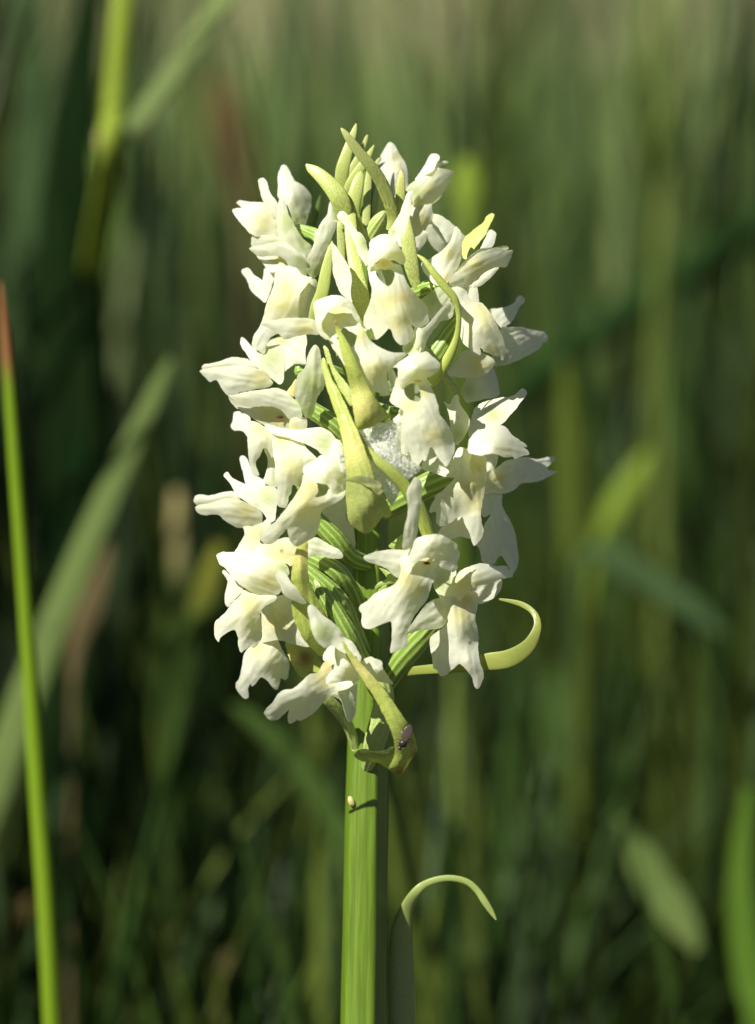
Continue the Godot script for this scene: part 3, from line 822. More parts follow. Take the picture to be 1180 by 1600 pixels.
	blade(f, "lip", [11.41,18.86,12.15,19.74,14.2,19.9,15.38,19.77,15.97,18.47,16.28,17.32,16.37,15.72,14.8,15.25,13.03,14.8,11.86,14.79,11.26,16.38,11.85,17.83], [12.15,19.3,2.1,16.28,17.17,0.48,12.59,15.23,1.98,14.47,17.55,2.35], 0.6, "w", ["g",12.14,16.38,1.32], 1.0, [], mats["petal"])
	blade(f, "spur", [9.35,18.38,10.36,20.11,11.52,21.56,13.27,21.56,15.31,20.71,15.61,19.7,14.16,18.25,12.12,17.96], [9.64,18.67,3.46,12.1,20.84,3.7,15.03,19.84,3.21], 0.69, "w", ["y",13.28,19.83,1.76], 1.0, [], mats["petal"])
	blade(f, "hood", [15.37,21.51,16.44,24.54,17.69,24.85,19.18,24.89,20.38,24.63,21.88,24.46,22.56,24.34,23.03,23.7,22.96,22.98,22.36,22.96,22.07,22.38,21.03,21.48,19.98,21.02,18.5,20.27,17.02,19.81,15.68,19.72], [22.96,23.41,-1.44,16.25,22.25,1.54,19.2,23.45,0.79,19.24,20.86,-0.2], 0.52, "w", ["g",16.26,20.81,1.32], 1.0, [], mats["petal"])
	f = flower()
	blade(f, "sepal", [11.98,10.51,12.63,12.98,13.26,14.22,14.48,14.75,16,15.21,17.52,15.36,18.28,15.59,18.91,16.21,19.37,16.53,19.89,16.21,19.91,15.66,19.31,14.96,18.36,13.71,17.42,12.63,16.34,11.56,14.99,11.26,13.78,10.81], [19.52,16.37,5.27,15.8,13.42,7.39,12.44,11.12,8.38,16.59,14.82,6.27], 0.43, "w", ["g",15.33,12.96,1.38], 1.0, [], mats["petal"])
	blade(f, "sepal", [8.73,14.65,9.55,14.27,9.93,15.02,10.31,15.55,10.72,15.47,10.89,14.4,11.3,13.63,11.91,12.71,12.13,12.09,11.97,11.04,11.6,10.15,11.01,9.25,10.42,8.81,10.13,9.87,9.69,11.08,9.47,12.6,9.17,13.97], [10.45,15.47,9.36,10.88,12.28,10.48,10.72,9.26,11.1,8.8,14.65,9.11,11.91,11.95,11.6], -0.52, "w", ["g",10.57,10.16,1.23], 1.0, [], mats["petal"])
	blade(f, "lip_lobe", [5.92,6.57,6.84,8.39,7.59,8.08,9.15,6.26,10.29,7.47,10.41,5.05,10.11,4.52,8.61,4.75,7.27,5.21,5.92,5.66], [6.53,7.17,9.76,10.13,6.56,10.51,8.61,4.9,11.01], 0.43, "w", [], 1.0, [], mats["petal"])
	blade(f, "petal", [8.07,-2.85,8.82,-1.79,10.48,-0.73,11.23,-0.73,11.68,-1.78,12.35,-2.84,12.42,-3.52,10.92,-3.29,9.57,-3.6], [8.37,-2.69,7.94,11.98,-2.99,8.81,10.78,-1.18,8.31], 0.35, "w", [], 1.0, [], mats["petal"])
	blade(f, "throat", [12.02,6.5,12.54,7.86,14.2,7.71,14.43,5.75,14.28,3.94,13.45,4.24,12.85,4.7,12.32,5.6], [12.69,7.25,10.17,14.05,4.7,10.05,12.09,5.3,10.11], -0.35, "w", ["y",13.15,6.05,1.54], 1.0, [], mats["petal"])
	blade(f, "lip", [10.1,7.08,10.72,8.44,11.92,8.29,12.51,7.69,12.07,6.47,12.33,5.57,12.78,4.82,13.41,5.21,14.1,4.24,14.17,3.48,13.98,1.98,13.65,0.63,13.62,-1.17,13.88,-2.21,13.75,-3.26,13.24,-4.02,12.72,-4.44,12.34,-3.72,12.12,-2.82,11.59,-1.92,11.15,-0.72,10.56,-0.72,9.82,-1.32,8.77,-1.78,8.17,-1.78,7.69,-1.17,7.71,-0.05,6.97,-0.12,6.89,0.48,7.55,1.83,7.51,2.05,8.88,3.17,10.22,4.66,10.38,5.72], [10.4,7.23,11.67,12.35,6.93,11.79,12.45,3.61,13.78,12.9,-0.57,13.66,12.72,-4.32,12.04,6.96,0.18,10.8,8.02,-1.63,10.55,14.1,3.94,10.92,11.15,-0.57,11.92], 0.6, "w", ["y",12.14,3.46,2,"y",12.9,0.93,1.23], 1.0, [], mats["petal"])
	blade(f, "hood", [11.94,10.47,12.39,10.78,14.19,11,15.26,11.39,16.18,11.47,16.94,11.25,17.83,10.19,18.75,9.6,19.76,8.93,19.75,8.58,19.28,8.57,19.98,8.09,20.04,7.56,19.16,7.39,18.19,6.99,17.73,7.28,16.63,7.19,15.39,7.62,14.49,7.61,13.45,7.36,12.43,7.63,11.86,7.94,11.82,8.94,12.07,9.86], [11.9,9.24,11.81,19.97,7.79,9.07,14.92,10.76,11.06,15.11,8.59,14.55,16.95,7.42,13.3], 0.78, "w", [], 1.0, [], mats["petal"])
	f = flower()
	blade(f, "petal", [14.31,5.55,14.46,7.69,15.84,7.85,16.22,7.23,15.84,6.01,14.61,4.63], [15.22,6.77,1.56], 0.35, "w", [], 1.0, [], mats["petal"])
	blade(f, "lip", [14.11,2.78,16.61,2.71,16.76,1.41,17.06,0.18,17.84,-1.04,18.49,-2.58,18.82,-4.43,19.07,-6.75,18.2,-8.43,17.72,-7.5,17.09,-6.42,16.46,-5.87,15.6,-7.02,14.11,-6.69,13.64,-4.86,13.32,-4.39,14.09,-2.41,14.4,-1.5,15.18,-0.28,14.09,-0.58], [15.2,2.17,2.35,18.83,-5.2,-0.51,15.2,-5.17,2.35,18.2,-8.27,-0.02,16.58,-2.11,2.22], 0.52, "w", [], 1.0, [], mats["petal"])
	blade(f, "hood", [14.33,5.07,15.81,5.84,17.37,6.92,18.78,7.24,19.89,7.41,21.47,7.19,23.71,7.53,24.11,7.15,23.04,6.05,23.35,5.66,24.3,5.51,23.18,4.81,21.44,4.03,19.56,3.87,18.62,3.1,17.69,2.64,16.59,2.48,15.5,2.55,14.25,2.62], [24.03,7.14,-2.86,24.14,5.43,-2.12,15.18,4,2.86,19.08,5.55,0.87,17.69,2.79,1.24], 0.52, "w", ["y",15.96,4.31,1.38], 1.0, [], mats["petal"])
	f = flower()
	blade(f, "sepal", [4.85,4.53,5.42,4.29,5.75,3.66,5.78,2.68,5.64,0.42,5.29,-1.83,5.01,-3.39,4.31,-4.66,3.74,-4.94,3.32,-4.8,3.25,-3.95,3.59,-1.55,3.94,0.14,3.87,1.69,3.8,2.81,4.29,3.8], [4.85,4.43,18.87,4.86,-0.14,18.12,4.03,-4.66,17,5.57,2.4,18.24], 0.43, "w", [], 1.0, [], mats["petal"])
	blade(f, "sepal", [-1.78,-5.98,-1.49,-5.62,-0.07,-5.19,1.49,-4.9,3.05,-4.89,3.54,-5.24,3.26,-7.24,3.06,-8.53,2.21,-8.39,1.07,-7.4,-0.21,-6.9,-1.35,-6.48], [-1.71,-5.98,13.7,1.49,-5.61,14.32,3.19,-6.67,15.06,2.35,-7.96,13.94], 0.43, "w", [], 1.0, [], mats["petal"])
	blade(f, "lip", [2.9,-6.14,3.8,-5.69,4.7,-6.14,6.19,-5.7,7.68,-6,8.05,-6.74,7.75,-7.64,7.68,-8.68,7.08,-9.57,6.78,-10.62,6.18,-11.95,4.98,-13.25,4.23,-14.72,3.93,-15.76,3.94,-17.11,3.79,-17.55,2.6,-18.16,1.79,-18.39,1.61,-17.94,1.86,-16.51,1.86,-15.01,1.71,-14.27,0.82,-14.5,-0.37,-15.05,-1.11,-15.29,-1.86,-15.08,-2.16,-14.34,-2.01,-13.44,-2.43,-12.78,-2.31,-12.25,-1.41,-11.64,-0.52,-10.73,0.52,-10.19,1.86,-9.67,2.6,-8.93,3.05,-7.61], [3.05,-6.43,15.77,7.75,-7.34,14.9,3.93,-9.96,17.51,-2.16,-13.6,14.9,1.86,-18.16,16.27,3.04,-14.41,17.51,6.18,-11.21,15.15,5.29,-7.63,15.02,4.69,-7.92,15.89], 0.69, "w", ["y",3.79,-8.79,1.69,"o",6.34,-6.6,0.62,"y",5.58,-10,0.92], 1.0, [], mats["petal"])
	blade(f, "pollinium", [6.02,-6.65,6.47,-6.5,6.92,-6.65,6.84,-6.84,6.4,-6.9,6.1,-6.8], [6.47,-6.72,16.07], 0.17, "r", [], 1.0, [], mats["petal"])
	blade(f, "hood", [3.33,-5.24,4.59,-3.82,5.72,-3.18,7.13,-2.97,8.27,-2.9,9.14,-3.4,10.01,-3.97,10.51,-4.26,10.52,-4.83,10.8,-5.4,10.66,-6.25,10.36,-6.67,10.43,-7.38,9.78,-7.87,9.14,-7.51,8.13,-7.21,8.06,-6.51,7.13,-6.07,6.28,-5.93,5.44,-6.36,4.59,-7.07,4.17,-8.06,3.61,-8.06,3.33,-6.51], [3.61,-5.8,16.11,10.59,-5.26,14.24,6.85,-4.09,17.48,9.71,-7.8,15.49,4.31,-7.63,16.73,6.57,-5.93,17.23], 0.69, "w", [], 2.0, [], mats["petal"])
	f = flower()
	blade(f, "petal", [7.41,-9.46,7.88,-7.36,9.38,-7.66,10.29,-7.51,10.43,-8.86,9.96,-10.06,9.2,-10.95,8.6,-11.25,7.85,-10.66], [8.77,-8.11,8.54,9.2,-10.8,9.78,7.63,-9.69,9.16], 0.43, "w", ["g",8.46,-9.61,2], 1.0, [], mats["petal"])
	blade(f, "sepal", [3.93,-16.02,4.37,-14.95,5.05,-14.04,6.54,-12.06,8.34,-11.3,8.8,-12.22,9.26,-13.44,9.2,-14.5,8.22,-15.42,6.26,-15.57], [4,-16.02,9.23,8.96,-13.13,10.22,6.25,-13.74,10.1], 0.52, "w", [], 1.0, [], mats["petal"])
	blade(f, "petal", [12.39,-10.67,13.61,-9.63,15.44,-9.18,16.35,-8.88,16.58,-9.19,16.42,-10.24,15.74,-11.14,14.21,-12.11,13.3,-12.11,12.84,-11.43], [13,-11.13,8.79,16.35,-9.34,7.8,15.58,-11.9,8.29], -0.43, "w", [], 1.0, [], mats["petal"])
	blade(f, "lip", [7.76,-10.26,8.43,-10.92,9.17,-11.07,10.22,-11.21,10.83,-11.07,12.05,-10.49,13.11,-10.65,13.33,-12,12.94,-13.63,12.94,-14.38,13.24,-15.44,13.32,-16.5,13.31,-17.99,13.52,-19.76,13.97,-20.97,13.98,-21.88,13.31,-23.32,12.78,-23.08,12.47,-21.86,11.7,-20.79,11.18,-20.19,10.66,-20.04,9.62,-20.97,9.18,-21.44,8.29,-21.62,7.84,-20.87,7.39,-20.58,7.24,-19.23,6.94,-18.03,6.91,-16.81,7.53,-16.04,9.16,-14.65,9.16,-13.75,8.57,-12.11], [8.13,-10.63,10.82,13.26,-11.55,10.19,10.95,-14.64,12.43,7.09,-17.87,10.07,8.29,-21.46,10.57,13.38,-23.09,11.19,12,-19.43,12.43,13.25,-17.1,10.69,11.74,-11.84,10.69,10.22,-11.51,11.69], 0.69, "w", ["y",10.96,-13.6,1.69,"o",11.74,-11.54,1.08,"x",12.17,-17.25,0.22], 1.0, [], mats["petal"])
	blade(f, "hood", [8.88,-10.93,9.47,-9.56,10.51,-8.05,11.71,-7.31,12.94,-6.87,14.33,-6.81,15.71,-7.2,17.2,-7.19,17.43,-7.6,17.89,-7.91,17.96,-8.66,17.41,-8.73,16.31,-8.86,15.36,-9.29,14.43,-9.49,13.35,-9.7,12.45,-10.29,11.41,-10.9,10.82,-11.66,9.93,-11.52,9.18,-11.3], [9.18,-11.08,10.91,17.88,-8.29,7.31,12.9,-8.35,12.41,10.96,-11.36,11.78,13.86,-6.95,10.29], 0.6, "w", ["y",11.4,-9.54,1.85], 1.0, [], mats["petal"])
	f = flower()
	blade(f, "sepal", [-18.36,23.55,-17.99,23.46,-17.38,22.78,-16.78,22.17,-15.88,21.55,-15.14,21.39,-14.86,22.43,-13.83,22.54,-12.57,22.43,-12.41,21.03,-12.47,18.84,-12.54,17.53,-13.12,17.03,-13.78,17.55,-14.96,18.58,-16.14,19.33,-17.19,20.53,-17.8,21.44,-18.38,22.42], [-18.28,23.39,1.35,-12.64,22.06,4.96,-13.05,17.39,5.71,-15.86,20.36,4.09,-15,21.54,3.59], 0.52, "w", ["g",-14.1,20.63,1.9], 1.0, [], mats["petal"])
	blade(f, "petal", [-23.76,19.53,-23.48,19.96,-22.28,20.08,-21.23,20.28,-20.18,20.69,-19.14,20.82,-17.81,20.65,-17.07,20.27,-16.19,19.39,-17.37,19.19,-19.15,19.45,-21.24,19.34,-22.74,19.44,-23.64,19.31], [-23.71,19.53,-0.62,-19.14,20.46,1.74,-16.33,19.54,2.86], 0.43, "w", [], 1.0, [], mats["petal"])
	blade(f, "hood", [-23.98,19,-23.52,19.28,-22.38,19.46,-20.72,19.53,-19.22,19.59,-17.3,19.41,-15.84,19.1,-14.67,18.59,-14.24,17.87,-13.95,17.14,-14.98,16.58,-16.45,16.45,-17.93,16.11,-18.53,16.05,-19.28,15.49,-20.17,15.72,-20.91,16.53,-21.5,17.56,-21.95,17.72,-22.56,17.51,-22.94,17.89,-23.61,18.48], [-23.98,19,-0.17,-14.68,17.87,4.56,-19.23,18.5,3.19,-19.72,15.93,1.95,-22.25,18.3,0.83], 0.78, "w", ["y",-15.56,17.88,1.46], 1.0, [], mats["petal"])
	blade(f, "petal", [-15.28,22.83,-13.81,23.24,-12.35,23.66,-9.65,23.76,-9.57,20.99,-9.64,19.68,-11.17,19.56,-11.9,19.13,-12.62,18.85,-12.78,22.2,-14.69,22.23], [-14.54,22.67,4.33,-9.87,23.18,5.82,-12.04,19.57,5.57], 0.43, "w", ["y",-12.93,23.08,0.88], 1.0, [], mats["petal"])
	f = flower()
	blade(f, "sepal", [-8.45,21.94,-7.95,21.9,-7.6,21.31,-7.38,20.16,-7.17,18.73,-6.95,17.59,-7.03,16.45,-7.74,15.31,-8.17,14.17,-8.46,13.03,-9.32,12.39,-9.88,13.31,-10.3,14.29,-10.86,15.13,-10.85,16.69,-10.43,17.97,-9.58,18.98,-9.16,20.56], [-8.31,21.94,12.13,-9.15,17.13,12.88,-9.32,12.6,11.76,-7.17,17.16,12.13], 0.6, "w", ["g",-8.73,17.14,1.9,"g",-9.31,13.31,1.32], 1.0, [], mats["petal"])
	blade(f, "hood_inside", [-19.94,15.29,-19.05,14.84,-17.87,14.68,-16.39,14.5,-14.91,14.26,-13.73,14.16,-12.56,13.57,-11.55,12.42,-11.12,11.84,-11.28,10.78,-13.19,11.1,-14.96,11.55,-16.14,12.15,-17.16,12.88,-18.19,13.61,-19.07,14.06], [-19.65,15,3.71,-14.94,12.63,5.45,-11.42,11.42,7.32,-14.91,14.05,6.32], -0.35, "w", ["o",-12.88,12.44,1.03,"y",-14.49,12.9,2.05], 1.0, [], mats["petal"])
	blade(f, "pollinium", [-13.44,12.72,-13.01,12.79,-12.5,12.65,-12.57,12.46,-13.08,12.4,-13.37,12.5], [-13.01,12.57,7.43], 0.17, "r", [], 1.0, [], mats["petal"])
	blade(f, "petal", [-11.51,12.23,-10,12.51,-9.36,12.37,-9.5,10.86,-11.51,10.65], [-11.08,11.51,9.68], 0.43, "w", ["y",-11.08,11.37,0.88], 1.0, [], mats["petal"])
	blade(f, "petal", [-14.99,11.6,-13.96,11.45,-12.35,11.06,-10.33,10.83,-8.89,11.11,-7.6,11.18,-6.31,10.67,-5.52,9.66,-5.37,8.36,-5.36,7.21,-6,7.22,-7.43,7.65,-8.01,8.22,-9.16,8.8,-10.31,9.24,-12.05,9.83,-13.8,10.28], [-14.99,11.6,8.19,-10.32,10.25,10.93,-5.58,8.65,12.05,-7.45,10.39,11.17], 0.52, "w", ["g",-6.87,8.94,1.32], 1.0, [], mats["petal"])
	blade(f, "lip", [-13.97,10.3,-12.37,10.14,-10.33,9.54,-9.17,8.24,-8.02,7.09,-8.59,6.38,-9.59,5.52,-9.89,4.23,-10.54,3.24,-11.11,3.66,-11.26,3.24,-11.4,2.52,-11.77,1.95,-11.77,1.38,-12.21,0.59,-12.93,0.66,-13.43,1.23,-13.35,2.24,-13.27,3.24,-13.55,4.67,-13.55,6.39,-13.78,7.83,-13.88,9.28], [-13.82,10.15,8.65,-10.33,9.4,10.39,-11.74,5.66,11.51,-12.64,0.8,9.89,-10.47,3.38,10.77,-8.31,6.95,11.51], 0.69, "w", ["y",-12.65,9.42,1.32,"y",-11.31,6.09,1.61], 1.0, [], mats["petal"])
	blade(f, "hood", [-20.03,15.54,-19.13,15.66,-18.08,15.85,-16.89,16.1,-15.12,16.27,-13.37,16.38,-12.06,16,-11.35,15.29,-10.49,14.28,-9.99,13.43,-9.95,12.36,-10.51,12.09,-11.24,12.03,-11.82,12.39,-12.82,13.54,-13.84,13.91,-14.86,14,-16.33,14.24,-17.81,14.41,-18.7,14.65,-19.44,15.09], [-19.95,15.53,5.06,-15.14,15.28,8.42,-10.07,12.79,10.04,-12.22,15.09,9.91,-14.86,14.14,8.05], 0.6, "w", [], 1.0, [], mats["petal"])
	f = flower()
	blade(f, "lip_lobe", [-19.44,13.48,-18.67,13.61,-18.05,13.44,-17.12,12.59,-17.25,11.42,-17.38,10.09,-18.01,10.7,-18.62,11.01,-19.39,11.03,-19.87,11.64,-19.58,12.52], [-19.42,12.52,-1.54,-17.41,11.72,1.2,-18.78,11.16,-0.17], 0.35, "w", [], 1.0, [], mats["petal"])
	blade(f, "lip_lobe", [-15.01,8.7,-14.06,8.27,-13.77,6.96,-13.69,4.48,-13.54,3.32,-14.7,3.61,-15.28,4.33,-14.85,5.5,-14.71,6.81,-15.15,8.27], [-14.13,7.39,3.01,-14.41,3.75,3.38,-16.09,5.72,3.2], 0.35, "w", [], 1.0, [], mats["petal"])
	blade(f, "lip", [-17.46,11.6,-16.73,12.18,-15.39,11.58,-13.79,10.55,-13.71,8.37,-14,7.22,-14.65,8.37,-15.15,8.52,-15.68,7.51,-16.2,6.87,-16.29,6.07,-15.86,5.2,-16.01,4.84,-16.3,4.77,-16.74,5.06,-17.17,6.51,-17.32,8.39], [-17.31,11.16,3.73,-14.07,10.26,4.98,-16.14,5.93,3.73,-15.51,9.67,5.35], 0.6, "w", ["y",-15.83,11.14,1.46], 1.0, [], mats["petal"])
	f = flower()
	blade(f, "petal", [-18.67,7.17,-18.23,7.68,-17.71,7.31,-17.16,5.98,-16.7,5.09,-15.66,4.5,-14.47,3.91,-14.75,3.18,-16.82,3.33,-17.72,3.78,-18.19,5.39], [-18.38,7.46,-1.54,-15.5,3.77,1.2,-18.77,4.22,-0.17], 0.35, "w", [], 1.0, [], mats["petal"])
	blade(f, "lip", [-18.07,-1.78,-16.73,-1.92,-15.55,-1.48,-14.66,-0.9,-14.07,-1.33,-14.8,-2.78,-15.54,-3.51,-15.54,-4.24,-13.76,-4.37,-13.31,-6.82,-15.52,-6.55,-16.41,-5.83,-19.23,-5.85,-18.79,-4.69,-18.06,-3.52,-17.84,-2.79], [-17.92,-2.21,2.94,-14.36,-1.33,4.93,-18.79,-5.12,2.94,-15.54,-4.24,4.56], 0.6, "w", ["y",-16.13,-2.79,1.61,"y",-14.64,-5.68,1.46], 1.0, [], mats["petal"])
	blade(f, "petal", [-24.88,1.58,-24.57,2.24,-23.9,2.39,-22.85,2.24,-21.64,2.46,-20.44,2.74,-19.39,2.74,-18.35,2.15,-18.81,1.28,-20.61,1.5,-21.96,1.29,-23.32,1,-24.37,0.92], [-24.81,1.58,-0.89,-20.15,2.3,1.85,-18.51,1.72,2.72,-23.61,1.58,-0.39], 0.52, "w", [], 1.0, [], mats["petal"])
	blade(f, "hood", [-24.64,0.56,-24.4,0.85,-22.95,1.14,-21.42,1.57,-20.06,1.79,-18.58,1.64,-16.98,0.99,-15.67,0.12,-15.39,-0.75,-15.71,-1.77,-17.04,-2.07,-18.52,-2.14,-19.25,-1.92,-20.58,-1.05,-21.46,-0.39,-23.59,-0.4,-24.42,0.04], [-24.64,0.56,-0.45,-16.13,-0.75,4.15,-19.94,0.41,3.28,-18.81,-1.92,2.53], 0.78, "w", ["y",-17.58,0.12,1.61], 1.0, [], mats["petal"])
	blade(f, "sepal", [-20.69,4.94,-20.24,5.38,-19.71,4.79,-18.8,4.19,-17.61,3.75,-16.13,3.6,-14.66,3.45,-13.56,3.16,-13.33,2.14,-13.47,0.41,-13.68,-1.04,-14.48,-1.48,-14.93,-0.54,-15.81,0.26,-16.99,0.99,-18.32,1.86,-19.08,2.59,-19.84,3.91], [-20.61,5.08,1.12,-14.36,2.72,5.11,-14.19,-1.04,5.85,-17.59,2.44,3.99], 0.52, "w", ["g",-14.65,2.14,1.32], 1.0, [], mats["petal"])
	f = flower()
	blade(f, "throat", [-8.26,4.07,-6.7,4.07,-6.27,3.07,-6.7,2.08,-8.12,1.65,-8.41,2.65], [-7.41,3.07,13.82], -0.35, "t", ["s",-7.41,2.93,1.46], 1.0, [], mats["petal"])
	blade(f, "petal", [-7.45,-0.06,-7.01,0.67,-5.55,1.47,-4.24,1.62,-4.17,-0.79,-3.81,-1.52,-3.15,-1.95,-3.08,-5.32,-4.69,-5.32,-5.27,-3.71,-6.14,-1.96,-6.43,-1.08], [-6.87,0.09,2.06,-4.24,0.96,2.43,-3.96,-4,1.56], 0.52, "w", [], 1.0, [], mats["petal"])
	blade(f, "lip", [-9.66,4.91,-8.81,4.62,-7.95,4.05,-7.79,2.63,-8.13,1.92,-6.8,2.21,-6.24,3.06,-5.11,2.35,-4.12,2.92,-4.4,1.92,-5.39,1.22,-6.8,0.51,-7.37,-0.2,-7.52,-1.47,-7.95,-2.75,-8.52,-3.53,-9.36,-3.88,-10.5,-4.52,-11.34,-3.88,-11.68,-2.74,-11.74,-2.18,-12.46,-2.88,-13.32,-3.88,-14.31,-4.23,-15.16,-3.74,-15.37,-2.89,-14.72,-2.18,-13.58,-1.47,-12.43,-0.2,-11.57,0.93,-10.59,2.34,-9.92,3.62], [-9.23,4.62,15.19,-4.54,2.35,16.19,-9.45,1.21,18.43,-14.73,-3.45,16.19,-10.5,-4.31,15.81,-7.66,-1.05,16.19,-12.29,-1.04,17.43], 0.69, "w", ["o",-8.5,3.2,0.88,"y",-9.6,1.78,2.2], 1.0, [], mats["petal"])
	blade(f, "hood", [-9.84,5.78,-9.12,6.34,-8.11,6.91,-7.41,7.48,-6.26,7.18,-5.12,6.61,-4.69,5.76,-4.06,4.91,-4.2,3.77,-4.19,2.92,-5.11,1.85,-6.09,2.56,-6.51,3.41,-7.36,3.69,-8.22,3.98,-8.8,4.41,-9.53,4.92], [-9.69,5.78,13.66,-7.12,7.19,14.53,-4.27,4.62,15.15,-6.8,5.17,17.02,-5.25,2.07,16.27,-8.22,4.19,16.15], 0.69, "w", [], 2.0, [], mats["petal"])
	blade(f, "sepal", [-4.38,4.17,-3.1,4.58,-2.26,4.64,-0.85,4.42,0.13,4,0.48,3.44,0.41,3.17,0.83,2.75,0.13,2.26,-0.37,2.41,-0.51,3.17,-1.7,3.11,-3.12,2.98,-4.34,2.71], [-4.25,3.47,17.08,-1.7,4.01,20.32,0.41,2.89,20.32], 0.52, "w", ["g",-3.4,3.75,1.03], 2.0, [], mats["petal"])
	f = flower()
	blade(f, "sepal", [-9.39,-3.82,-8.24,-3.39,-7.38,-3.67,-6.52,-4.25,-5.08,-4.97,-4.58,-5.69,-4.8,-6.19,-6.23,-6.12,-7.67,-5.76,-9.39,-5.83], [-8.96,-4.82,9.63,-4.8,-5.83,9.38,-7.38,-7.41,9.5], 0.52, "w", [], 1.0, [], mats["petal"])
	blade(f, "petal", [-20.84,-8.11,-20.54,-7.81,-19.86,-8.39,-18.81,-9.53,-17.91,-10.25,-18.95,-11.57,-20.07,-12.75,-20.53,-12.03,-20.53,-11.02,-20.16,-9.26], [-20.69,-8.11,2.05,-18.51,-10.4,3.92,-20.3,-12.17,2.67], 0.43, "w", [], 1.0, [], mats["petal"])
	blade(f, "petal", [-16.49,-5.13,-15.2,-4.27,-13.47,-3.69,-11.74,-3.4,-10.57,-4.7,-10.71,-6.13,-11.42,-7.13,-12.14,-6.85,-14.03,-6.28,-15.77,-5.56], [-16.35,-5.13,7.45,-11.15,-5.13,7.95,-11.71,-6.85,8.45], 0.52, "w", ["y",-13.17,-4.99,1.76,"y",-11.43,-5.99,1.32,"x",-12.74,-5.16,0.21], 1.0, [], mats["petal"])
	blade(f, "lip", [-17.62,-10.31,-16.3,-10.87,-15.15,-11.01,-13.43,-11.08,-13.56,-11.72,-14.98,-12.57,-15.47,-13.28,-15.34,-14.58,-15.28,-15.74,-15.43,-16.76,-16.29,-18.04,-16.78,-17.75,-17.57,-18.31,-18.07,-18.6,-18.43,-17.74,-18.49,-16.59,-18.85,-15.58,-19.74,-15.89,-20.78,-16.64,-21.08,-17.29,-21.45,-16.8,-21.7,-15.94,-21.59,-14.63,-21.06,-14.11,-20.17,-13.3,-19.16,-12,-18.31,-11.15], [-17.47,-10.59,8.44,-13.71,-11.44,9.06,-17.67,-13.11,10.8,-21.38,-16.37,7.82,-18.07,-18.46,9.56,-15.43,-16.32,9.06,-18.41,-15.72,10.06], 0.69, "w", ["y",-16.97,-12.27,1.76], 1.0, [], mats["petal"])
	blade(f, "hood", [-21.53,-5.81,-21.36,-5.59,-20.62,-5.3,-20.02,-5.37,-18.98,-5.29,-17.52,-5.14,-16.34,-5.2,-15.46,-5.56,-14.29,-6.13,-12.85,-6.55,-11.98,-7.12,-11.69,-8.13,-12.56,-9.42,-12.85,-10.58,-13.43,-11.01,-14.88,-11.24,-15.88,-11.02,-17.02,-10.43,-18.17,-9.72,-19.35,-8.58,-20.27,-7.45,-21.02,-7.03], [-21.5,-5.81,5.15,-12.7,-7.7,9.25,-17.04,-6.85,8.38,-17,-8.27,9.5,-15.16,-11.16,8.5], 0.78, "w", ["y",-13.99,-9.14,1.76,"g",-12.55,-7.27,1.17], 1.0, [], mats["petal"])
	blade(f, "sepal", [-13.39,-8.17,-12.94,-7.7,-12.36,-7.72,-11.78,-8.27,-11.2,-9.12,-10.35,-10.1,-9.52,-11.38,-9.24,-11.89,-9.96,-11.97,-11.25,-11.42,-12.4,-10.73,-12.68,-9.73,-13.25,-8.74], [-13.09,-7.88,15.65,-10.93,-9.97,17.39,-9.39,-11.82,16.77,-12.1,-10.57,15.52], 0.35, "w", [], 1.0, [], mats["petal"])
	f = flower()
	blade(f, "petal", [-15.65,-13.06,-13.55,-11.26,-11.33,-11.21,-11.26,-12.66,-11.05,-14.11,-10.03,-15.84,-9.01,-17.71,-9.31,-18.01,-10.63,-17.75,-12.1,-17.5,-13.43,-17.17,-15.53,-17.45,-15.67,-15.99,-15.58,-13.93], [-15.36,-13.64,2.48,-9.75,-17.29,6.09,-13.26,-14.45,4.35,-14.18,-16.97,2.98], 0.6, "w", ["y",-13.27,-14.75,2.2], 1.0, [], mats["petal"])
	blade(f, "lip", [-17.37,-18.35,-16.48,-17.75,-15.44,-16.71,-13.68,-16.41,-13.24,-17.43,-12.8,-18.6,-12.09,-19.79,-11.89,-20.84,-12.12,-22.34,-12.56,-22.7,-13.06,-22.46,-13.21,-23.19,-13.43,-23.92,-14,-23.91,-14.44,-23.31,-14.87,-22.72,-15.74,-22.28,-16.5,-23.19,-16.95,-23.57,-17.17,-23.2,-17.48,-23.96,-17.43,-25.02,-17.81,-25.33,-18.32,-25.04,-19.05,-24,-19.19,-23.26,-18.58,-22.2,-18.26,-20.42,-17.97,-19.24], [-17.37,-18.35,0.23,-13.68,-16.99,1.6,-15.42,-19.9,1.85,-17.88,-25.18,-1.51,-12.56,-22.48,-0.27,-13.86,-23.76,0.35], 0.69, "w", ["y",-16.02,-18.46,1.46], 1.0, [], mats["petal"])
	f = flower()
	blade(f, "spur", [-6.3,-24.15,-4.41,-23.23,-3.15,-22.62,-2.68,-22.79,-2.76,-24.54,-2.92,-26.61,-3.63,-27.87,-4.26,-27.06,-4.57,-25.78,-5.04,-24.81], [-4.41,-23.55,9.31,-3.63,-27.55,8.44,-2.83,-23.9,8.69], 0.6, "w", [], 1.0, [], mats["petal"])
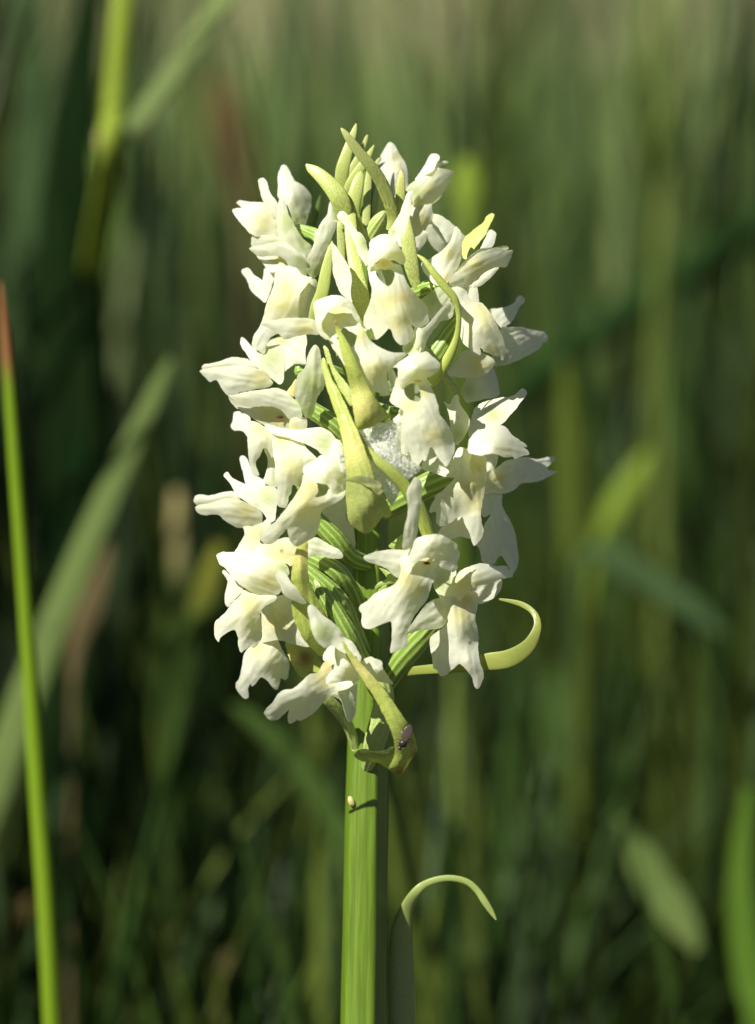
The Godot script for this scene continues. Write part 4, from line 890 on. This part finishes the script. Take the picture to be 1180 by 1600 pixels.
	blade(f, "lip", [-7.83,-21.03,-7.22,-19.99,-6.28,-19.22,-5.57,-19.37,-5.65,-20.3,-6.42,-21.53,-6.65,-22.29,-5.32,-22.3,-3.75,-21.89,-2.65,-22.11,-3.28,-22.74,-4.38,-23.38,-5.94,-23.85,-7.19,-25.07,-8.13,-26.17,-10.02,-27.38,-10.49,-27.3,-11.6,-27.87,-11.82,-26.81,-11.64,-25.99,-12.2,-26.48,-13.15,-27.29,-14.24,-27.28,-14.78,-26.63,-14.85,-26.14,-13.57,-24.69,-12.94,-23.73,-11.99,-23.17,-11.05,-23.09,-9.97,-22.16,-8.9,-21.29], [-7.22,-20.29,11.58,-2.81,-22.26,13.2,-9.34,-22.63,15.32,-14.7,-26.46,13.7,-11.6,-27.63,12.58,-5.94,-23.69,12.83,-12.17,-25.17,14.45], 0.69, "w", ["y",-7.2,-21.81,1.61,"o",-6.59,-20.3,0.81], 1.5, [], mats["petal"])
	blade(f, "petal", [-2.02,-19.61,-1.08,-18.93,-0.46,-19.15,0.48,-19.52,0.79,-20.48,1.42,-21.63,2.06,-22.65,0.95,-22.46,-0.3,-22.29,-1.24,-22.23,-2.03,-21.37], [-1.71,-19.92,12.98,1.9,-22.56,11.86,-0.3,-20.49,14.35,0.33,-22.12,12.98], 0.35, "w", [], 3.0, [], mats["petal"])
	blade(f, "hood", [-7.19,-19.29,-7.04,-18.52,-6.25,-17.56,-5.3,-17.83,-4.35,-18.25,-3.88,-19.16,-3.26,-20.1,-2.4,-21.07,-2.48,-21.94,-3.42,-22.08,-4.97,-22.21,-6.22,-22.47,-6.73,-22.41,-6.54,-21.39,-5.75,-20.42,-5.6,-19.5,-6.24,-19.23,-6.87,-19.49], [-7.04,-18.82,12.97,-2.64,-21.39,15.21,-4.65,-19.77,16.57,-6.54,-22.17,15.21,-5.59,-20.41,16.08], 0.6, "w", [], 3.0, [], mats["petal"])
	blade(f, "sepal", [-9.15,-12.44,-8.7,-12.07,-8.23,-12.3,-7.14,-13.39,-5.9,-14.33,-4.97,-15.27,-4.42,-16.2,-3.41,-16.82,-2.94,-17.44,-2.16,-18.82,-2.31,-19.57,-3.4,-18.64,-4.64,-18.17,-5.88,-17.39,-6.49,-17.68,-7.11,-17.51,-8.03,-16.57,-8.5,-15.49,-8.83,-13.97], [-9,-12.29,16.92,-7.43,-15.67,18.29,-2.47,-18.96,17.29,-4.65,-15.89,16.42,-5.88,-17.08,17.66], 0.52, "w", ["g",-7.12,-15.67,1.61,"x",-4.65,-16.12,0.26], 1.5, [], mats["petal"])


func build_bracts() -> void:
	sweep(orchid, "bract", [-9,38.31,-6.05,0.44,-8.41,40.7,-6.22,0.39,-8.04,42.33,-6.22,0.24,-7.82,43.37,-6.22,0.04], 0.3, "d", "d", 0, mats["bract"])
	sweep(orchid, "bract", [-4.72,38.67,6.74,1.01,-4.64,40.34,7.43,1.23,-5.29,42.04,7.78,1.22,-6.59,43.73,7.43,1.04,-7.9,45.01,6.91,0.84,-8.92,45.78,6.39,0.58,-9.53,46.36,6.05,0.12], 0.28, "b", "k", 0, mats["bract"])
	sweep(orchid, "bract", [-4.56,42.36,0.86,0.73,-4.85,44.09,1.21,0.88,-4.7,46.1,1.56,0.91,-4.19,47.99,1.56,0.76,-3.61,49.93,1.21,0.56,-3.17,51.28,0.86,0.38,-2.88,52.37,0.52,0.09], 0.28, "b", "k", 0, mats["bract"])
	sweep(orchid, "bract", [1.71,37.57,6.05,0.58,1.99,38.99,6.39,0.69,1.77,40.52,7.08,0.81,1.12,42.32,7.95,0.86,0.26,44.11,8.81,0.83,-0.96,45.82,9.68,0.77,-2.39,47.47,10.37,0.69,-3.68,49.14,10.89,0.54,-4.39,50.12,11.06,0.34,-4.85,50.65,11.06,0.07], 0.28, "b", "k", 0, mats["bract"])
	sweep(orchid, "bract", [-3.92,44.31,-1.21,0.53,-3.48,46.07,-1.21,0.59,-2.6,47.83,-1.21,0.53,-1.86,49.59,-1.21,0.32,-1.54,50.55,-1.21,0.23,-1.34,51.06,-1.21,0.07], 0.28, "g", "k", 0, mats["bract"])
	sweep(orchid, "bract", [-2.15,48.77,-0.35,0.38,-1.79,49.63,-0.17,0.29,-1.64,50.07,-0.17,0.07], 0.28, "g", "k", 0, mats["bract"])
	sweep(orchid, "bract", [-4.11,42.49,2.76,0.58,-3.67,43.91,3.11,0.67,-2.57,45.64,3.28,0.67,-1.7,46.95,3.28,0.55,-0.98,48.33,2.59,0.32,-0.47,49.33,2.07,0.07], 0.28, "b", "k", 0, mats["bract"])
	sweep(orchid, "bract", [-1.84,35.9,5.18,1.01,-2.78,37.86,6.05,0.93,-3.28,39.84,6.57,0.95,-3.13,41.56,6.74,0.92,-2.73,43.31,6.57,0.84,-2.34,44.78,6.22,0.55,-2.15,45.38,6.05,0.12], 0.28, "b", "k", 0, mats["bract"])
	sweep(orchid, "bract", [-1.95,24.45,9.68,0.43,-2.05,26,10.2,0.79,-2.23,28.28,10.54,1.17,-2.67,31.18,10.02,0.95,-3.18,34.26,8.99,0.89,-3.54,37.36,7.95,0.84,-3.62,39.74,7.08,0.72], 0.28, "g", "b", 0, mats["bract"])
	sweep(orchid, "bract", [-1.85,36.18,1.38,0.58,-1.56,38.83,1.21,0.56,-1.39,42.35,1.04,0.5,-1.27,44.41,0.86,0.47,-1.13,46.18,0.69,0.29], 0.28, "g", "g", 0, mats["bract"])
	sweep(orchid, "bract", [-0.25,46.92,-0.86,0.29,0.19,47.67,-1.04,0.21,0.56,47.96,-1.04,0.06], 0.28, "g", "g", 0, mats["bract"])
	sweep(orchid, "bract", [2.65,37.36,5.01,0.43,2.82,39.07,5.36,0.52,3.01,41.36,5.7,0.64,3.11,43.51,5.88,0.58,3.15,44.82,5.88,0.38,3.15,45.58,5.7,0.07], 0.28, "b", "y", 0, mats["bract"])
	sweep(orchid, "bract", [5.85,28.13,5.7,0.12,5.04,30.55,6.39,0.66,4.46,33.11,6.91,0.98,4.1,36.13,7.08,0.89,4.1,38.31,6.91,0.4,4.14,39.48,6.74,0.09], 0.28, "g", "g", 0, mats["bract"])
	sweep(orchid, "bract", [-8.63,25.53,7.26,0.58,-8.11,27.22,7.95,0.81,-7.31,29.21,8.47,0.83,-6.87,31.64,8.64,0.75,-6.44,33.94,8.64,0.52,-6.09,35.39,8.47,0.26,-6.01,35.97,8.47,0.06], 0.28, "b", "k", 0, mats["bract"])
	sweep(orchid, "bract", [-4.79,33.79,5.53,0.49,-4.86,35.81,5.53,0.52,-4.94,37.84,5.53,0.49,-5.01,39.01,5.36,0.29], 0.28, "g", "g", 0, mats["bract"])
	sweep(orchid, "bract", [7,16.86,11.75,0.72,8.25,18.52,12.27,0.72,9.34,20.36,12.61,0.66,10.09,22.03,12.87,0.5,10.51,23.53,13.13,0.39,10.67,25.2,13.48,0.35,10.58,26.45,13.65,0.39,10.07,28.02,14,0.47,8.89,29.44,14.17,0.52,7.46,31.2,14.17,0.47,6.21,32.9,13.82,0.34,5.21,33.76,13.48,0.1], 0.6, "c", "c", 0, mats["bract"])
	sweep(orchid, "bract", [10.34,15.94,8.99,0.51,8.8,18.11,10.02,0.47,7.6,20.1,10.89,0.38,6.24,21.84,11.58,0.25], 0.5, "g", "g", 0, mats["bract"])
	sweep(orchid, "bract", [6.71,-3.19,14.34,0.84,5.43,0.42,15.72,0.92,3.75,3.08,16.93,0.83,1.91,5.08,17.8,0.75,0.08,6.65,18.14,0.62,-1.5,8.32,17.97,0.42,-2.41,10.32,17.63,0.12], 0.5, "c", "b", 0, mats["bract"])
	sweep(orchid, "bract", [1.38,-23.46,0.86,0.6,2.24,-22.21,1.73,0.52,4.29,-21.34,3.8,0.56,8.52,-20.78,6.91,0.68,12.29,-20.18,8.99,0.93,14.55,-19.8,10.02,1.14,17.29,-19.32,11.4,1.18,19.52,-17.92,12.61,0.97,20.68,-16.14,12.96,0.67,21.04,-14.48,12.44,0.46,20.4,-13.07,11.75,0.38,18.74,-12.07,11.06,0.34,16.06,-11.5,10.37,0.13], 0.2, "cb", "cb", 0, mats["bract"])
	sweep(orchid, "bud", [-1.41,35.7,4.32,0.96,-0.68,37.39,5.01,1.07,0.19,38.93,5.7,0.9,1.06,40.13,6.05,0.32], 0.9, "l", "l", 9, mats["ovary"])
	sweep(orchid, "ovary", [3.26,28.31,3.46,0.86,5.3,29.22,5.36,1.03,7.24,29.89,6.91,1.11,9.35,29.92,7.78,0.94], 0.9, "ovary", "ovary", 9, mats["ovary"])
	sweep(orchid, "ovary", [0.43,16.33,2.59,1.03,4.28,17.28,4.84,1.37,7.34,20.31,6.05,1.45,10.06,24.56,6.22,1.19,11.09,26.02,6.05,0.85], 0.9, "ovary", "ovary", 9, mats["ovary"])
	sweep(orchid, "ovary", [0.86,0,3.46,1.2,4.27,2.13,6.05,1.62,8.51,4.43,7.26,1.7,11.9,5.53,7.78,1.19], 0.9, "ovary", "ovary", 9, mats["ovary"])
	sweep(orchid, "ovary", [0,6.02,2.59,1.2,-2.55,8.52,6.91,1.28,-5.94,11.7,8.99,1.27,-11.05,14.87,7.95,1.1], 0.9, "ovary", "ovary", 9, mats["ovary"])
	sweep(orchid, "ovary", [-0.43,13.75,2.59,1.03,-2.55,17.03,6.91,1.11,-3.82,19.52,8.64,1.02,-5.09,21.62,8.99,0.85], 0.9, "ovary", "ovary", 9, mats["ovary"])
	sweep(orchid, "ovary", [-1.29,-6.89,1.73,1.12,-3.6,-5.99,4.32,1.28,-5.97,-3.24,6.22,1.28,-10.41,0.85,6.05,1.02], 0.9, "ovary", "ovary", 9, mats["ovary"])
	sweep(orchid, "ovary", [-2.15,-13.77,1.73,1.21,-3.59,-10.69,4.84,1.37,-5.96,-7.66,6.91,1.36,-11.95,-4.7,5.7,1.02], 0.9, "ovary", "ovary", 9, mats["ovary"])
	sweep(orchid, "ovary", [-1.89,-18.94,1.73,1.21,-3.42,-15.8,5.7,1.45,-5.52,-11.47,8.12,1.44,-10.89,-6.81,7.43,1.11], 0.9, "ovary", "ovary", 9, mats["ovary"])
	sweep(orchid, "ovary", [0,-22.38,1.73,1.21,-2.39,-19.62,6.05,1.45,-4.24,-15.67,9.33,1.36,-8.31,-8.9,9.16,1.02], 0.9, "ovary", "ovary", 9, mats["ovary"])
	sweep(orchid, "ovary", [0,13.8,0.86,1.03,2.56,12.82,5.18,1.28,4.25,13.6,7.78,1.19], 0.9, "ovary", "ovary", 9, mats["ovary"])
	sweep(orchid, "ovary", [-4.3,18.05,2.59,1.03,-7.69,18.97,5.18,1.11,-11.09,18.59,6.22,0.94], 0.9, "ovary", "ovary", 9, mats["ovary"])
	sweep(orchid, "ovary", [-3.87,3.44,2.59,1.2,-6.84,5.13,5.18,1.2,-10.67,2.99,5.7,0.94], 0.9, "ovary", "ovary", 9, mats["ovary"])
	sweep(orchid, "ovary", [0.86,-23.72,0.86,1.21,3.43,-19.73,3.46,1.54,6.15,-16.24,5.18,1.54,8.52,-13.2,6.91,1.02], 0.9, "ovary", "ovary", 9, mats["ovary"])
	sweep(orchid, "ovary", [0.86,-11.19,1.73,1.12,4.27,-8.55,5.18,1.28,7.66,-6.81,6.91,1.11], 0.9, "ovary", "ovary", 9, mats["ovary"])
	sweep(orchid, "ovary", [-1.55,-34.87,1.73,0.69,-0.51,-31.22,4.84,1.45,0.6,-27.28,6.39,1.53,0.85,-23.82,7.43,1.28,0,-21.4,8.29,0.85], 0.9, "l", "l", 9, mats["ovary"])
	sweep(orchid, "ovary", [-2.93,-31.85,1.73,0.69,-3.86,-28.74,3.46,0.77,-5.3,-26.49,5.36,0.85,-7.4,-24.25,7.26,0.77], 0.9, "l", "l", 5, mats["ovary"])
	sweep(orchid, "bud", [-1.9,34.62,-0.86,1.04,-0.87,39.83,-1.04,1.39,-0.43,43.31,-1.21,1.04,-0.17,45.91,-1.21,0.26], 0.9, "g", "g", 9, mats["ovary"])
	blade(orchid, "bract", [-5.68,24.75,-5.4,24.85,-5.05,24.26,-4.48,22.99,-3.64,21.58,-2.94,19.89,-2.09,18.07,-1.25,16.4,-0.41,14.86,0.72,13.48,1.78,12.32,0.72,11.88,-0.69,11.09,-2.38,10.66,-2.74,10.94,-2.94,12.06,-3.22,13.74,-3.44,15.3,-3.78,17.11,-4.27,19.06,-4.76,20.74,-5.19,22.71], [-5.54,24.81,19.35,-2.94,18.49,19.6,-1.25,14.29,18.97,-0.69,12.06,18.35,1.78,12.32,16.36,-2.66,10.94,17.98,-3.51,15.72,18.48], 0.95, "c", ["y",-2.38,14.02,2.34,"x",-5.44,24.4,0.59], 0.5, [], mats["bract"])
	blade(orchid, "bract", [-7.28,19.9,-6.94,20.07,-6.6,19.22,-6.09,17.61,-5.34,16.34,-4.5,14.74,-3.66,12.89,-3.07,11.63,-2.49,10.37,-1.66,8.12,-0.99,6.13,0,3.32,0.91,2.08,1.75,0,1.59,-0.67,0.5,-0.83,-0.67,-2.42,-1.67,-2.84,-2.93,-2.09,-3.76,-1.25,-4,0.42,-4.16,2.5,-4.07,4.57,-4.15,5.81,-4.23,7.31,-4.65,9.55,-5.07,11.48,-5.75,13.66,-6.51,15.77,-6.93,17.54,-7.27,18.81], [-7.11,19.9,15.56,-4.15,9.97,18.67,-2.49,4.56,19.29,-1.25,0.83,18.29,1.75,0,16.43,-2.09,-2.51,15.56,-3.92,1.67,17.3,-4.99,13.32,17.67], 1.04, "c", ["y",-3.73,8.3,2.59,"g",-1.25,0,3.46,"g",-2.49,2.49,2.59], 0.5, [], mats["bract"])  # green tints at the base stand for the shade there
	blade(orchid, "bract", [-7.09,21.67,-6.51,21.38,-5.8,19.23,-4.95,17.95,-3.81,16.51,-3.38,15.38,-3.31,13.82,-4.52,14.82,-5.52,16.67,-6.37,18.67], [-6.8,21.52,14.76,-3.81,15.81,15.88,-4.95,16.53,15.5], 0.43, "g", [], 0.5, [], mats["bract"])
	blade(orchid, "bract", [-12.04,15.92,-11.39,16.86,-10.82,17.65,-10.82,16.57,-11.03,15.27,-11.53,15.56], [-11.53,16.28,8.64], 0.26, "y", [], 0.5, [], mats["bract"])
	blade(orchid, "bract", [-10.58,-4.78,-10.3,-4.07,-9.73,-3.86,-9.17,-4,-9.16,-5.49,-9.12,-7.62,-8.88,-9.34,-8.18,-10.91,-7.47,-12.21,-6.91,-13.64,-7.06,-15.65,-6.78,-17.11,-6.79,-18.56,-7.64,-18.97,-8.62,-18.08,-9.6,-16.9,-10.44,-15.31,-11.01,-13.88,-11.22,-12.45,-11.21,-11.31,-10.99,-9.6,-11.3,-8.6,-10.99,-6.19], [-9.73,-3.93,13.58,-10,-7.62,14.33,-10.02,-11.9,13.58,-7.05,-13.36,12.34,-9.04,-16.19,12.96,-7.21,-18.55,10.97], 0.86, "c", ["y",-10.01,-6.2,2.2], 0.5, [], mats["bract"])
	blade(orchid, "bract", [-4.65,-16.8,-4.35,-16.73,-3.69,-17.85,-2.51,-19.19,-1.18,-20.68,0.3,-22.32,1.64,-24.1,2.97,-26.03,4.01,-27.55,4.76,-29.09,5.22,-30.65,5.23,-31.43,4.63,-32.19,4.19,-32.8,3.59,-33.87,2.92,-34.48,1.8,-33.99,1.42,-33.51,2.09,-32.12,2.24,-30.42,1.94,-29.04,1.34,-27.52,0.6,-26.03,-0.29,-24.4,-1.47,-22.46,-2.66,-20.67,-3.69,-19.04], [-4.57,-16.8,19.02,0.01,-23.51,17.9,2.97,-27.68,17.4,3.72,-29.22,16.53,5.07,-30.96,14.92,2.85,-34.4,13.67,1.94,-32.27,15.29], 1.12, "c", ["y",-2.21,-20.68,2.46,"x",5.08,-31.73,0.62,"x",3,-34.33,0.92], 0.5, [], mats["bract"])
	blade(orchid, "bract_base", [-3.18,-32.25,-1.8,-31.33,-0.29,-31.58,1.06,-31.34,2.4,-30.68,2.56,-32.43,1.67,-34.18,0.31,-33.41,-1.05,-33.32,-2.42,-33.14], [-3.02,-32.24,6.97,2.26,-31.61,11.94,0.46,-32.55,9.08], 0.52, "l", [], 0.5, [], mats["bract"])
	blade(orchid, "bract", [15.38,40.15,15.64,40.03,15.58,39.49,14.9,38.12,14.3,36.9,13.56,36,12.82,34.95,12.38,34.04,11.51,33.76,11.24,34.85,11.26,35.77,11.86,36.99,12.74,37.73,13.76,38.55,14.2,38.92,14.65,39.68], [15.52,40.11,2.24,11.81,34.52,4.98,13.01,37.1,3.49], 0.6, "b", [], 0.5, [], mats["bract"])
	tag(blade(orchid, "withered_bract", [-12.36,-17.56,-10.74,-17.84,-9.27,-18.11,-7.67,-19.99,-7.23,-20.27,-7.81,-21.45,-8.99,-21.47,-10.16,-22.21,-11.04,-21.35,-11.77,-19.9], [-12.06,-18.14,1.94,-7.67,-20.28,3.18,-10.16,-21.63,2.31], 0.52, "c", ["x",-9.72,-19.58,1.32,"y",-11.62,-19.6,0.88], 0.5, [], mats["bract"]), "withered bract with a dark brown patch", "")
	blade(orchid, "bract", [1.43,-4.51,2.07,-3.86,2.79,-3.21,3.43,-3,3.5,-4.86,2.36,-4.93], [1.79,-4.29,11.06,3.21,-3.86,11.93,2.72,-4.79,11.49], 0.35, "l", [], 0.5, [], mats["bract"])
	blade(orchid, "bract", [-0.3,-10.11,0.08,-9.36,1.13,-8.74,0.53,-7.7,0.23,-7.32,1.43,-7.84,2.63,-8.88,2.48,-9.33,1.58,-9.49,0.38,-9.88], [-0.07,-9.81,10.61,2.33,-9.03,11.85,1.51,-10.62,11.23], 0.35, "l", [], 0.5, [], mats["bract"])


func build_blades() -> void:
	grass_thing("rush_stem", "slim green rush stem with a reddish brown tip at the left edge", "rush", Vector3(-0.0460, 0.0000, -0.5432), [0,0,0,1.33,-1.15,91.53,0,1.48,-4.04,183.06,0,1.48,-6.2,217.44,-2.4,1.38,-8.17,246.9,-4.46,1.18,-9.94,271.46,-6.18,1.03,-10.93,285.21,-7.14,0.84,-11.52,292.08,-7.62,0.59,-12.01,296.99,-7.97,0.3], 0.95, "gy", "red")
	grass_thing("grass_leaf", "broad pale grey-green grass blade leaning right behind the slim rush", "grass blade", Vector3(-0.0947, 0.0000, -0.6533), [0,0,0,3.19,5.11,90.44,0,3.54,17.89,180.89,0,3.54,25.21,206.82,-1.81,3.31,32.06,225.67,-3.13,3.07,39.15,243.35,-4.37,2.72,47.42,262.21,-5.69,2.24,53.92,276.35,-6.68,1.42,56.64,282.25,-7.09,0.47], 0.12, "pale", "pale")
	grass_thing("grass_culm", "tall yellow-green grass culm with a pinkish node at the upper left", "grass stem", Vector3(-0.0673, 0.0000, -0.7723), [0,0,0,2.26,0.06,81.01,0,2.51,0.23,162.02,0,2.51,0.51,231.66,-4.87,2.51,2.74,271.04,2.4,2.48,7.64,294.63,30.82,2.38,16.64,317.87,99.37,2.16,18.08,331.03,98.45,2.16,19.87,348.98,97.19,2.28,21.19,365.73,96.02,2.28], 0.95, "gb", "gb")
	grass_thing("grass_leaf", "pale leaf blade forking right from the node of the tall culm", "grass blade", Vector3(-0.0494, 0.3218, -0.6702), [0,0,0,1.19,3.46,3.1,-0.22,1.43,8.24,9.05,-0.63,1.91,14.81,18.58,-1.3,2.03,20.78,26.92,-1.88,2.03,29.04,39.1,-5.74,1.92], 0.15, "fork", "fork")
	grass_thing("shade_gap_leaf", "wide near-black blade added to paint a shade gap left of the tall culm", "shade_gap", Vector3(-0.0642, 0.0000, -0.7218), [0,0,0,5.88,0.22,78.91,0,6.53,0.78,157.82,0,6.53,1.69,223.01,-4.56,6.53,3,262.11,-7.29,7.06,1.69,285.58,-8.93,7.58,0.91,303.83,-10.21,6.53,1.17,320.78,-11.39,4.97,3.78,340.33,-12.76,3.4,5.61,353.37,-13.67,2.61,8.62,369.01,-14.77,1.05], 0.1, "gap_shade", "gap_shade")  # added blade, coloured near-black in place of bare shade
	grass_thing("grass_leaf", "bluish pale grass blade along the top left edge of the meadow view", "grass blade", Vector3(-0.1107, 0.0000, -0.9505), [0,0,0,3.98,3.44,137.22,0,4.42,12.04,274.45,0,4.42,15.44,301.59,-1.9,4.42,18.5,327.04,-3.68,4.42,18.84,352.49,-5.46,4.08,17.14,379.63,-7.36,3.74], 0.12, "blu", "blu")
	grass_thing("grass_leaf", "short blunt yellow-green leaf tip beside the uppermost right flower", "grass blade", Vector3(0.0140, 0.0000, -0.7608), [0,0,0,0.61,1.14,142.49,0,0.68,4,284.99,0,0.68,4.54,298.56,-0.95,0.68,4.82,308.74,-1.66,1.09,5.09,313.49,-1.99,2.58,5.22,316.88,-2.23,2.86,5.09,320.27,-2.47,1.9,4.95,322.31,-2.61,0.68], 0.2, "lime", "lime")
	grass_thing("grass_leaf", "pale drooping leaf tip low on the right", "grass blade", Vector3(0.0368, 0.0000, -0.7105), [0,0,0,0.23,0.91,69.6,0,0.26,3.19,139.2,0,0.26,5.12,168.77,-2.07,0.26,7.46,185.81,6.77,0.25,10.35,190.92,16.43,0.63,13.35,186.17,16.76,2.51,17.74,178.67,17.29,3.76,22.75,171.17,17.81,3.26,25.88,165.54,18.21,1], 0.12, "dim", "pale")
	grass_thing("grass_leaf", "bright green blade curving along the lower right edge", "grass blade", Vector3(0.0876, 0.0000, -0.6910), [0,0,0,3.38,-3.2,73.08,0,3.76,-11.19,146.17,0,3.76,-14.2,159.92,-0.96,3.51,-15.95,172.42,-1.84,3.01,-16.2,184.92,-2.71,2.26,-14.7,197.42,-3.58,1], 0.15, "mid", "mid")
	grass_thing("grass_stalk", "dark green stalk slanting up to the right behind the spike", "grass stem", Vector3(0.0208, 0.0000, -0.9465), [0,0,0,1.22,1.36,108.38,0,1.36,4.75,216.77,0,1.36,6.45,243.91,-1.9,2.04,11.56,260.88,-3.08,4.42,26.86,274.45,-4.03,5.27,42.17,284.63,-4.75,5.27,59.17,296.5,-5.58,5.1,81.28,311.77,-6.64,4.76,99.99,325.34,-7.59,4.42], 0.9, "dark_stalk", "dark_stalk")  # one dark green along the whole stalk
	grass_thing("grass_leaf", "small bright yellow-green blade pointing up right at mid height", "grass blade", Vector3(0.0415, 0.0000, -0.8359), [0,0,0,0.54,2.12,105.7,0,0.6,7.42,211.4,0,0.6,8.92,226.4,-1.05,0.75,10.42,235.4,-1.68,1.2,13.43,240.65,-2.05,2.26,16.89,246.2,-2.43,2.71,20.2,251.9,-2.83,1.95,22.45,255.66,-3.09,0.6], 0.2, "lime", "lime")
	grass_thing("grass_leaf", "dull bluish blade slanting down right below the small bright blade", "grass blade", Vector3(0.0373, 0.0000, -0.7757), [0,0,0,0.5,1.3,105.38,0,0.56,4.55,210.77,0,0.56,5.67,228.88,-1.27,0.7,8.04,236.54,-1.8,1.4,14.32,235.14,-1.7,2.93,22.7,230.27,-1.36,2.93,31.08,224.7,-0.97,2.51,38.06,219.12,-0.58,1.12], 0.15, "blu", "blu")
	grass_thing("grass_stalk", "long upright yellowish stalk right of the flower spike", "grass stem", Vector3(0.0483, 0.0000, -0.8317), [0,0,0,2.3,-0.25,75.7,0,2.56,-0.89,151.4,0,2.56,-1.64,196.4,-3.15,2.86,-2.39,233.9,-5.77,3.01,-3.14,263.91,-7.87,2.56,-3.74,277.41,-8.81,1.2], 0.8, "ylg", "ylg")
	grass_thing("grass_leaf", "left one of two straw-tipped upright blades beside the lower left flowers", "grass blade", Vector3(-0.0400, 0.0000, -0.7353), [0,0,0,1.67,-1.13,103.71,0,1.85,-3.97,207.41,0,1.85,-4.76,221.95,-1.02,1.99,-5.43,235.17,-1.94,1.72,-5.82,244.42,-2.59,0.66], 0.2, "dim", "ylg")  # lower part coloured dim to paint in shade
	grass_thing("grass_leaf", "taller straw-tipped upright blade near the lower left flowers", "grass blade", Vector3(-0.0384, 0.0000, -0.7563), [0,0,0,1.35,-0.88,109.92,0,1.5,-3.09,219.84,0,1.5,-3.63,233.41,-0.95,1.77,-4.04,242.91,-1.61,1.77,-4.45,251.74,-2.23,0.82], 0.2, "dim", "straw")  # shade painted into the darker lower half
	grass_thing("grass_leaf", "yellow blade slanting behind the lowest left flowers", "grass blade", Vector3(-0.0579, 0.0000, -0.7161), [0,0,0,1.16,5.49,109.46,0,1.29,19.2,218.92,0,1.29,21.14,226.63,-0.54,2.06,23.71,234.99,-1.12,2.19,26.29,243.35,-1.71,1.16], 0.2, "dim", "gold")  # gold towards the tip, shaded lower length painted dim
	grass_thing("dry_leaf", "withered brownish leaf scrap beside the broad pale blade", "dry leaf", Vector3(-0.0603, 0.0000, -0.6754), [0,0,0,0.44,0.6,105.03,0,0.49,2.11,210.06,0,0.49,2.35,218.56,-0.59,0.61,3.08,227.06,-1.19,1.7,5.27,233.14,-1.61,2.43,7.71,239.82,-2.08,1.83,9.41,246.49,-2.55,0.61], 0.2, "dry", "dry")
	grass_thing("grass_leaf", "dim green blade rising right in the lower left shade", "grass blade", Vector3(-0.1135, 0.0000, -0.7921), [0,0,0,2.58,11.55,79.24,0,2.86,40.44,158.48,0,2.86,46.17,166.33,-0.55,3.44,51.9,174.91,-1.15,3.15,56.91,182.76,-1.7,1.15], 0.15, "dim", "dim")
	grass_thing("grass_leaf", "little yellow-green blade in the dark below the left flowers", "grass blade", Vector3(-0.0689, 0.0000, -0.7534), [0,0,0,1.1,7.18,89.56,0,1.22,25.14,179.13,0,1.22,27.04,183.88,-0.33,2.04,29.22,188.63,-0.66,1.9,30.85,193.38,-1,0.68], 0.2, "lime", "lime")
	grass_thing("seed_head", "drooping reddish brown grass seed head at the upper left", "seed head", Vector3(-0.0360, 0.0000, -1.0011), [0,0,0,1.29,-0.2,140.12,0,1.43,-0.7,280.25,0,1.43,-0.88,305.25,-1.75,1.79,-2.49,321.32,-2.87,3.58,-4.28,333.82,-3.75,4.65,-6.61,344.53,-4.5,3.58,-9.12,353.46,-5.12,1.07], 0.7, "dry", "rust")
	grass_thing("dry_leaf", "dry brown leaf scrap low beside the rush stem", "dry leaf", Vector3(-0.0798, 0.0000, -0.7120), [0,0,0,0.46,1.6,79.89,0,0.52,5.61,159.77,0,0.52,6.38,167.49,-0.54,1.03,8.96,169.42,-0.67,2.19,11.79,172.63,-0.9,0.77], 0.3, "rust", "rust")
	grass_thing("dry_leaf", "dry brown leaf scrap in the dark lower middle", "dry leaf", Vector3(-0.0385, 0.0000, -0.7111), [0,0,0,0.46,1.73,74.1,0,0.52,6.07,148.2,0,0.52,6.97,155.91,-0.54,0.77,10.19,159.77,-0.81,2.32,13.41,164.27,-1.12,0.77], 0.3, "dry", "dry")
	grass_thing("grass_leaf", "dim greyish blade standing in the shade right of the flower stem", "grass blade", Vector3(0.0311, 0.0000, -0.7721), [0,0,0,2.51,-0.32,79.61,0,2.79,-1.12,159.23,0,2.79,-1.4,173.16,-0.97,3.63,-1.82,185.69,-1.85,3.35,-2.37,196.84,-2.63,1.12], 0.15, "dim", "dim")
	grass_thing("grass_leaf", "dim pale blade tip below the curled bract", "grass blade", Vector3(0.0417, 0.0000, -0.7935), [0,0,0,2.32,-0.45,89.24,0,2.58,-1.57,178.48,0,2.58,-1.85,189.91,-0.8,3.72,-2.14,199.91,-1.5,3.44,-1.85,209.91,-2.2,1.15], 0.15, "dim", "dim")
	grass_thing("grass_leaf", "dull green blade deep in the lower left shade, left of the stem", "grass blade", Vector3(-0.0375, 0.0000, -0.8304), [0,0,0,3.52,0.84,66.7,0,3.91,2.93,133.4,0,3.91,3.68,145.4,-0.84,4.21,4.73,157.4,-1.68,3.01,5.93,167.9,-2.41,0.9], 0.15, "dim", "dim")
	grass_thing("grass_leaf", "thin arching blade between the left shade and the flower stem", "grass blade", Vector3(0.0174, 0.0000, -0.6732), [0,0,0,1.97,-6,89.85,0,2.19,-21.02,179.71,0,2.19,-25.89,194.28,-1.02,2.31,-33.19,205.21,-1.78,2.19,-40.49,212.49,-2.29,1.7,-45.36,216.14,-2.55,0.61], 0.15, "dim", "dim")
	sweep(get_node("grass_culm"), "node", [16.35,319.64,100.25,1.44,17.15,322.35,101.06,2.39,17.74,324.38,100.92,2.39,18.27,326.81,99.75,1.44], 0.95, "node", "node", 0, mats["leaf"], 0.001, 0.0, 12)
